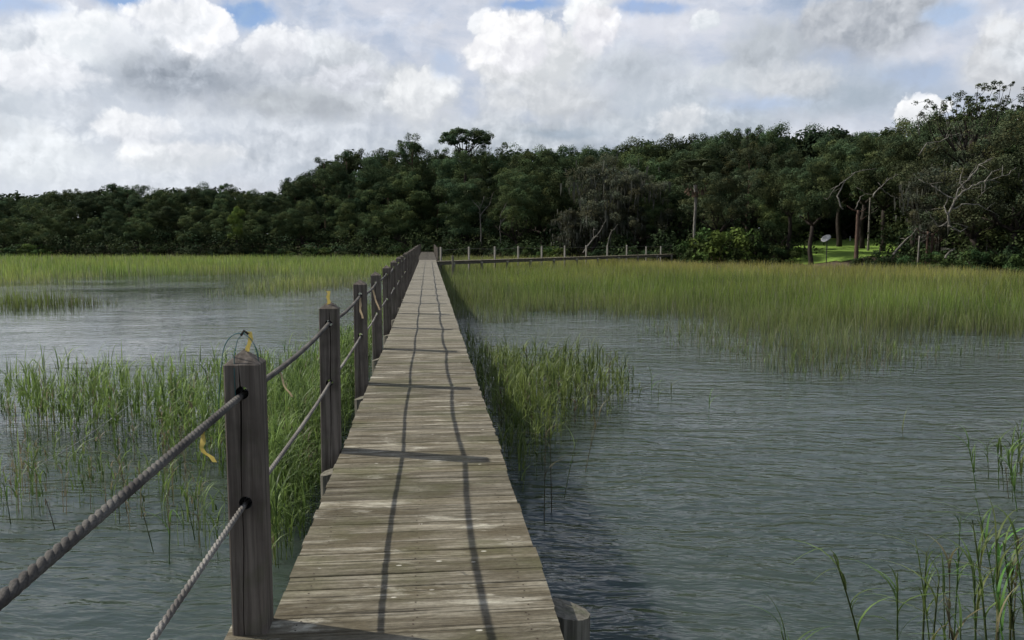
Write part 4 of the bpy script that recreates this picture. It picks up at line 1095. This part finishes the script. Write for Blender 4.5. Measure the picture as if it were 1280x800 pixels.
def srgb(r, g, b_): return tuple(((c / 255) / 12.92 if c < 10 else ((c / 255 + .055) / 1.055) ** 2.4) for c in (r, g, b_))
skyt = t.node('ShaderNodeTexSky', sky_type='NISHITA', sun_disc=False, sun_elevation=math.asin(SUN.z), sun_rotation=math.atan2(SUN.x, SUN.y), altitude=0, air_density=1.0, dust_density=1.2)
blue = t.scale(skyt.outputs[0], (.10, .10, .10))
V_ = t.node('ShaderNodeSeparateXYZ', {0: P0}).outputs[1]; U_ = t.node('ShaderNodeSeparateXYZ', {0: P0}).outputs[0]
# thin high veil over the blue
veil = t.noise(t.scale(Pw, (.5, 1.3, 1)), 1.0, 9, .6)
vc = t.mix(t.ss(veil, .35, .65), (*srgb(176, 188, 208), 1), (*srgb(214, 217, 226), 1))
col = t.mix(t.ss(t.m('ADD', veil, t.m('MULTIPLY', t.ss(V_, 2.9, 1.4), .35)), .30, .55, .45, .97), blue, vc)
col = t.mix(t.m('MULTIPLY', t.ss(fine, .42, .68), .5), col, (*srgb(228, 230, 236), 1))
def sky_uv(px, py):   # azimuth and elevation (x 10 rad) of a cloud measured on the photo
    a = (px - 640) / FPX; b = (py - 400) / FPX
    f = math.cos(PIT) - b * math.sin(PIT); z = -b * math.cos(PIT) - math.sin(PIT)
    return (math.atan2(a, f) + YAW) * 10, math.atan2(z, math.hypot(a, f)) * 10
CL = [  # px, py, rx, ry, top rgb, bottom rgb, softness, billow
    (60, 200, 330, 120, (232, 236, 241), (212, 218, 226), .8, .4), (380, 190, 260, 100, (216, 221, 228), (186, 194, 205), .8, .6), (640, 190, 190, 60, (205, 211, 218), (160, 170, 181), .6, .5),
    (860, 160, 160, 45, (200, 207, 215), (172, 182, 193), .6, .5), (1060, 120, 150, 50, (182, 192, 204), (166, 178, 191), .8, .4), (70, 90, 150, 75, (230, 234, 240), (192, 200, 211), .5, .9),
    (30, 160, 130, 40, (224, 229, 236), (190, 198, 209), .5, .9), (340, 95, 150, 60, (220, 224, 231), (182, 189, 199), .5, .9), (480, 120, 120, 50, (214, 218, 224), (188, 194, 201), .5, .8),
    (115, 55, 55, 40, (244, 246, 249), (218, 224, 230), .3, 1.0), (200, 75, 70, 40, (226, 230, 236), (196, 203, 211), .4, .9), (226, 98, 112, 50, (188, 195, 205), (146, 155, 167), .85, .9),
    (370, 135, 90, 28, (190, 196, 202), (172, 178, 186), .8, .7), (20, 195, 90, 40, (236, 240, 244), (216, 222, 228), .4, .9), (250, 195, 60, 22, (232, 234, 238), (208, 213, 219), .5, .8),
    (420, 70, 60, 30, (226, 230, 235), (196, 202, 210), .5, .8), (665, 75, 85, 58, (246, 246, 248), (206, 210, 214), .22, 1.1), (735, 28, 32, 34, (244, 246, 248), (220, 224, 229), .3, 1.0),
    (690, 130, 110, 40, (214, 217, 221), (190, 195, 201), .7, .8), (603, 35, 17, 20, (240, 242, 246), (222, 226, 231), .3, 1.0), (525, 125, 50, 40, (236, 238, 240), (208, 212, 217), .35, 1.0),
    (883, 28, 17, 17, (240, 243, 247), (205, 212, 219), .3, .9), (182, 197, 30, 22, (244, 246, 248), (214, 219, 225), .5, .9), (820, 120, 80, 30, (206, 212, 220), (186, 195, 205), .6, .9),
    (920, 100, 60, 24, (212, 217, 223), (190, 198, 206), .5, .9), (790, 90, 90, 45, (196, 203, 211), (182, 190, 200), .9, .6), (960, 60, 80, 45, (196, 202, 209), (176, 183, 191), .7, .8),
    (1085, 32, 90, 42, (200, 204, 210), (158, 165, 175), .4, .9), (990, 105, 70, 30, (206, 210, 215), (188, 194, 201), .8, .8), (848, 158, 36, 24, (222, 225, 229), (196, 202, 209), .5, .9),
    (1262, 85, 62, 55, (226, 228, 231), (190, 194, 200), .35, .9), (1145, 142, 26, 20, (248, 249, 251), (226, 229, 233), .2, 1.1), (700, 168, 70, 12, (168, 180, 193), (160, 172, 185), .9, .5),
    (-120, 100, 150, 90, (232, 236, 241), (196, 204, 213), .4, .9), (1420, 70, 130, 70, (220, 224, 229), (176, 184, 193), .4, .9), (1400, 180, 140, 50, (206, 213, 221), (184, 192, 201), .6, .6),
    (150, 0, 42, 16, (126, 158, 208), (150, 178, 216), .7, .7), (305, 18, 40, 30, (132, 162, 208), (152, 180, 216), .7, .7), (556, 84, 24, 24, (180, 194, 216), (190, 201, 219), .9, .6),
    (660, 4, 50, 10, (138, 166, 210), (152, 178, 214), .8, .6), (20, 6, 60, 14, (172, 192, 222), (182, 198, 224), .9, .5), (815, 10, 60, 14, (156, 178, 214), (168, 186, 216), .8, .6),
    (1190, 20, 40, 22, (168, 188, 216), (178, 194, 218), .9, .5), (1150, 95, 60, 26, (168, 184, 208), (176, 190, 212), .9, .5), (950, 130, 70, 16, (176, 190, 212), (180, 194, 214), .9, .5),
    (258, 42, 40, 34, (251, 251, 253), (226, 229, 235), .22, 1.0), (212, 22, 46, 26, (246, 247, 250), (224, 228, 234), .3, 1.0), (345, 62, 42, 26, (238, 240, 244), (208, 212, 220), .3, 1.0),
    (430, 100, 46, 22, (222, 225, 232), (188, 193, 202), .4, .9), (640, 60, 52, 40, (250, 250, 251), (222, 223, 229), .2, 1.1), (742, 40, 26, 30, (244, 244, 247), (218, 219, 226), .3, 1.0),
    (170, 160, 50, 22, (240, 242, 245), (216, 220, 227), .4, .9), (60, 95, 60, 28, (240, 242, 246), (218, 222, 229), .4, .9)]
for (cx, cy, rx, ry, top, bot, soft, am) in CL:
    q = t.vm('DIVIDE', t.vm('SUBTRACT', Pw, (*sky_uv(cx, cy), 0)), (rx / 103., ry / 103., 1.0))
    ln = t.vm('LENGTH', q); mn = min(rx, ry) / 103.
    e = t.m('ADD', t.m('SUBTRACT', 1.0, ln), t.m('MULTIPLY', bil, am * 1.2 * min(1.5, .25 / mn + .45)))
    e = t.m('ADD', e, t.m('MULTIPLY', t.m('SUBTRACT', fine, .5), .55))
    qy = t.node('ShaderNodeSeparateXYZ', {0: q})
    hi_ = t.m('ADD', soft * .9 + .06, t.m('MULTIPLY', t.m('MAXIMUM', t.m('MULTIPLY', qy.outputs[1], -1.0), 0.0), .9))
    mask = t.node('ShaderNodeMapRange', {'Value': e, 'From Min': .04, 'From Max': hi_}, interpolation_type='SMOOTHSTEP').outputs[0]
    sh = t.m('ADD', t.m('MULTIPLY', qy.outputs[1], .55), t.m('MULTIPLY', qy.outputs[0], -.22))
    sh = t.m('ADD', sh, t.m('ADD', t.m('MULTIPLY', relief, -2.2), t.m('MULTIPLY', t.m('SUBTRACT', fine, .5), 1.0)))
    cc = t.mix(t.ss(sh, -.55, .75), (*srgb(*bot), 1), (*srgb(*top), 1))
    col = t.mix(mask, col, cc)
# above the picture: broken grey-white cloud with blue gaps, a little darker overhead
up = t.noise(t.scale(dirv, (2.2, 2.2, 3.5)), 1.0, 8, .58, .3)
hi = t.mix(t.ss(up, .44, .62), blue, t.mix(t.ss(up, .5, .75), (*srgb(188, 192, 200), 1), (*srgb(150, 156, 168), 1)))
col = t.mix(t.ss(V_, 3.0, 5.0), col, hi)
gain = t.m('ADD', 1.07, t.m('MULTIPLY', relief, t.m('MULTIPLY', -.55, t.ss(fine, .35, .6))))
col = t.vm('MULTIPLY', col, t.node('ShaderNodeCombineXYZ', {0: gain, 1: gain, 2: gain}).outputs[0])
col = t.scale(col, (10, 10, 10))
bg = t.node('ShaderNodeBackground', {'Color': col, 'Strength': .1})
wo = t.node('ShaderNodeOutputWorld'); t.l.new(bg.outputs[0], wo.inputs['Surface'])
world.cycles.sampling_method = 'MANUAL'; world.cycles.sample_map_resolution = 512

sl = bpy.data.lights.new('sun', 'SUN'); sl.energy = 4.6; sl.angle = R(.5); sl.color = (1, .955, .87)
so = bpy.data.objects.new('sun', sl); C.objects.link(so); so.rotation_euler = (-SUN).to_track_quat('-Z', 'Y').to_euler(); so.location = (-20, 10, 30)

cam = bpy.data.cameras.new('camera'); co = bpy.data.objects.new('camera', cam); C.objects.link(co)
co.location = (0, 0, EYE); co.rotation_euler = (R(90) - PIT, 0, -YAW)
cam.sensor_width = 36; cam.lens = 36 * FPX / 1280; cam.clip_start = .05; cam.clip_end = 6000
scene.camera = co
scene.view_settings.view_transform = 'Standard'; scene.view_settings.look = 'None'; scene.view_settings.exposure = 0
scene.render.resolution_x = 1024; scene.render.resolution_y = 640
scene.cycles.max_bounces = 6; scene.cycles.transparent_max_bounces = 6; scene.cycles.use_denoising = True
scene.cycles.use_adaptive_sampling = True; scene.cycles.adaptive_threshold = .03
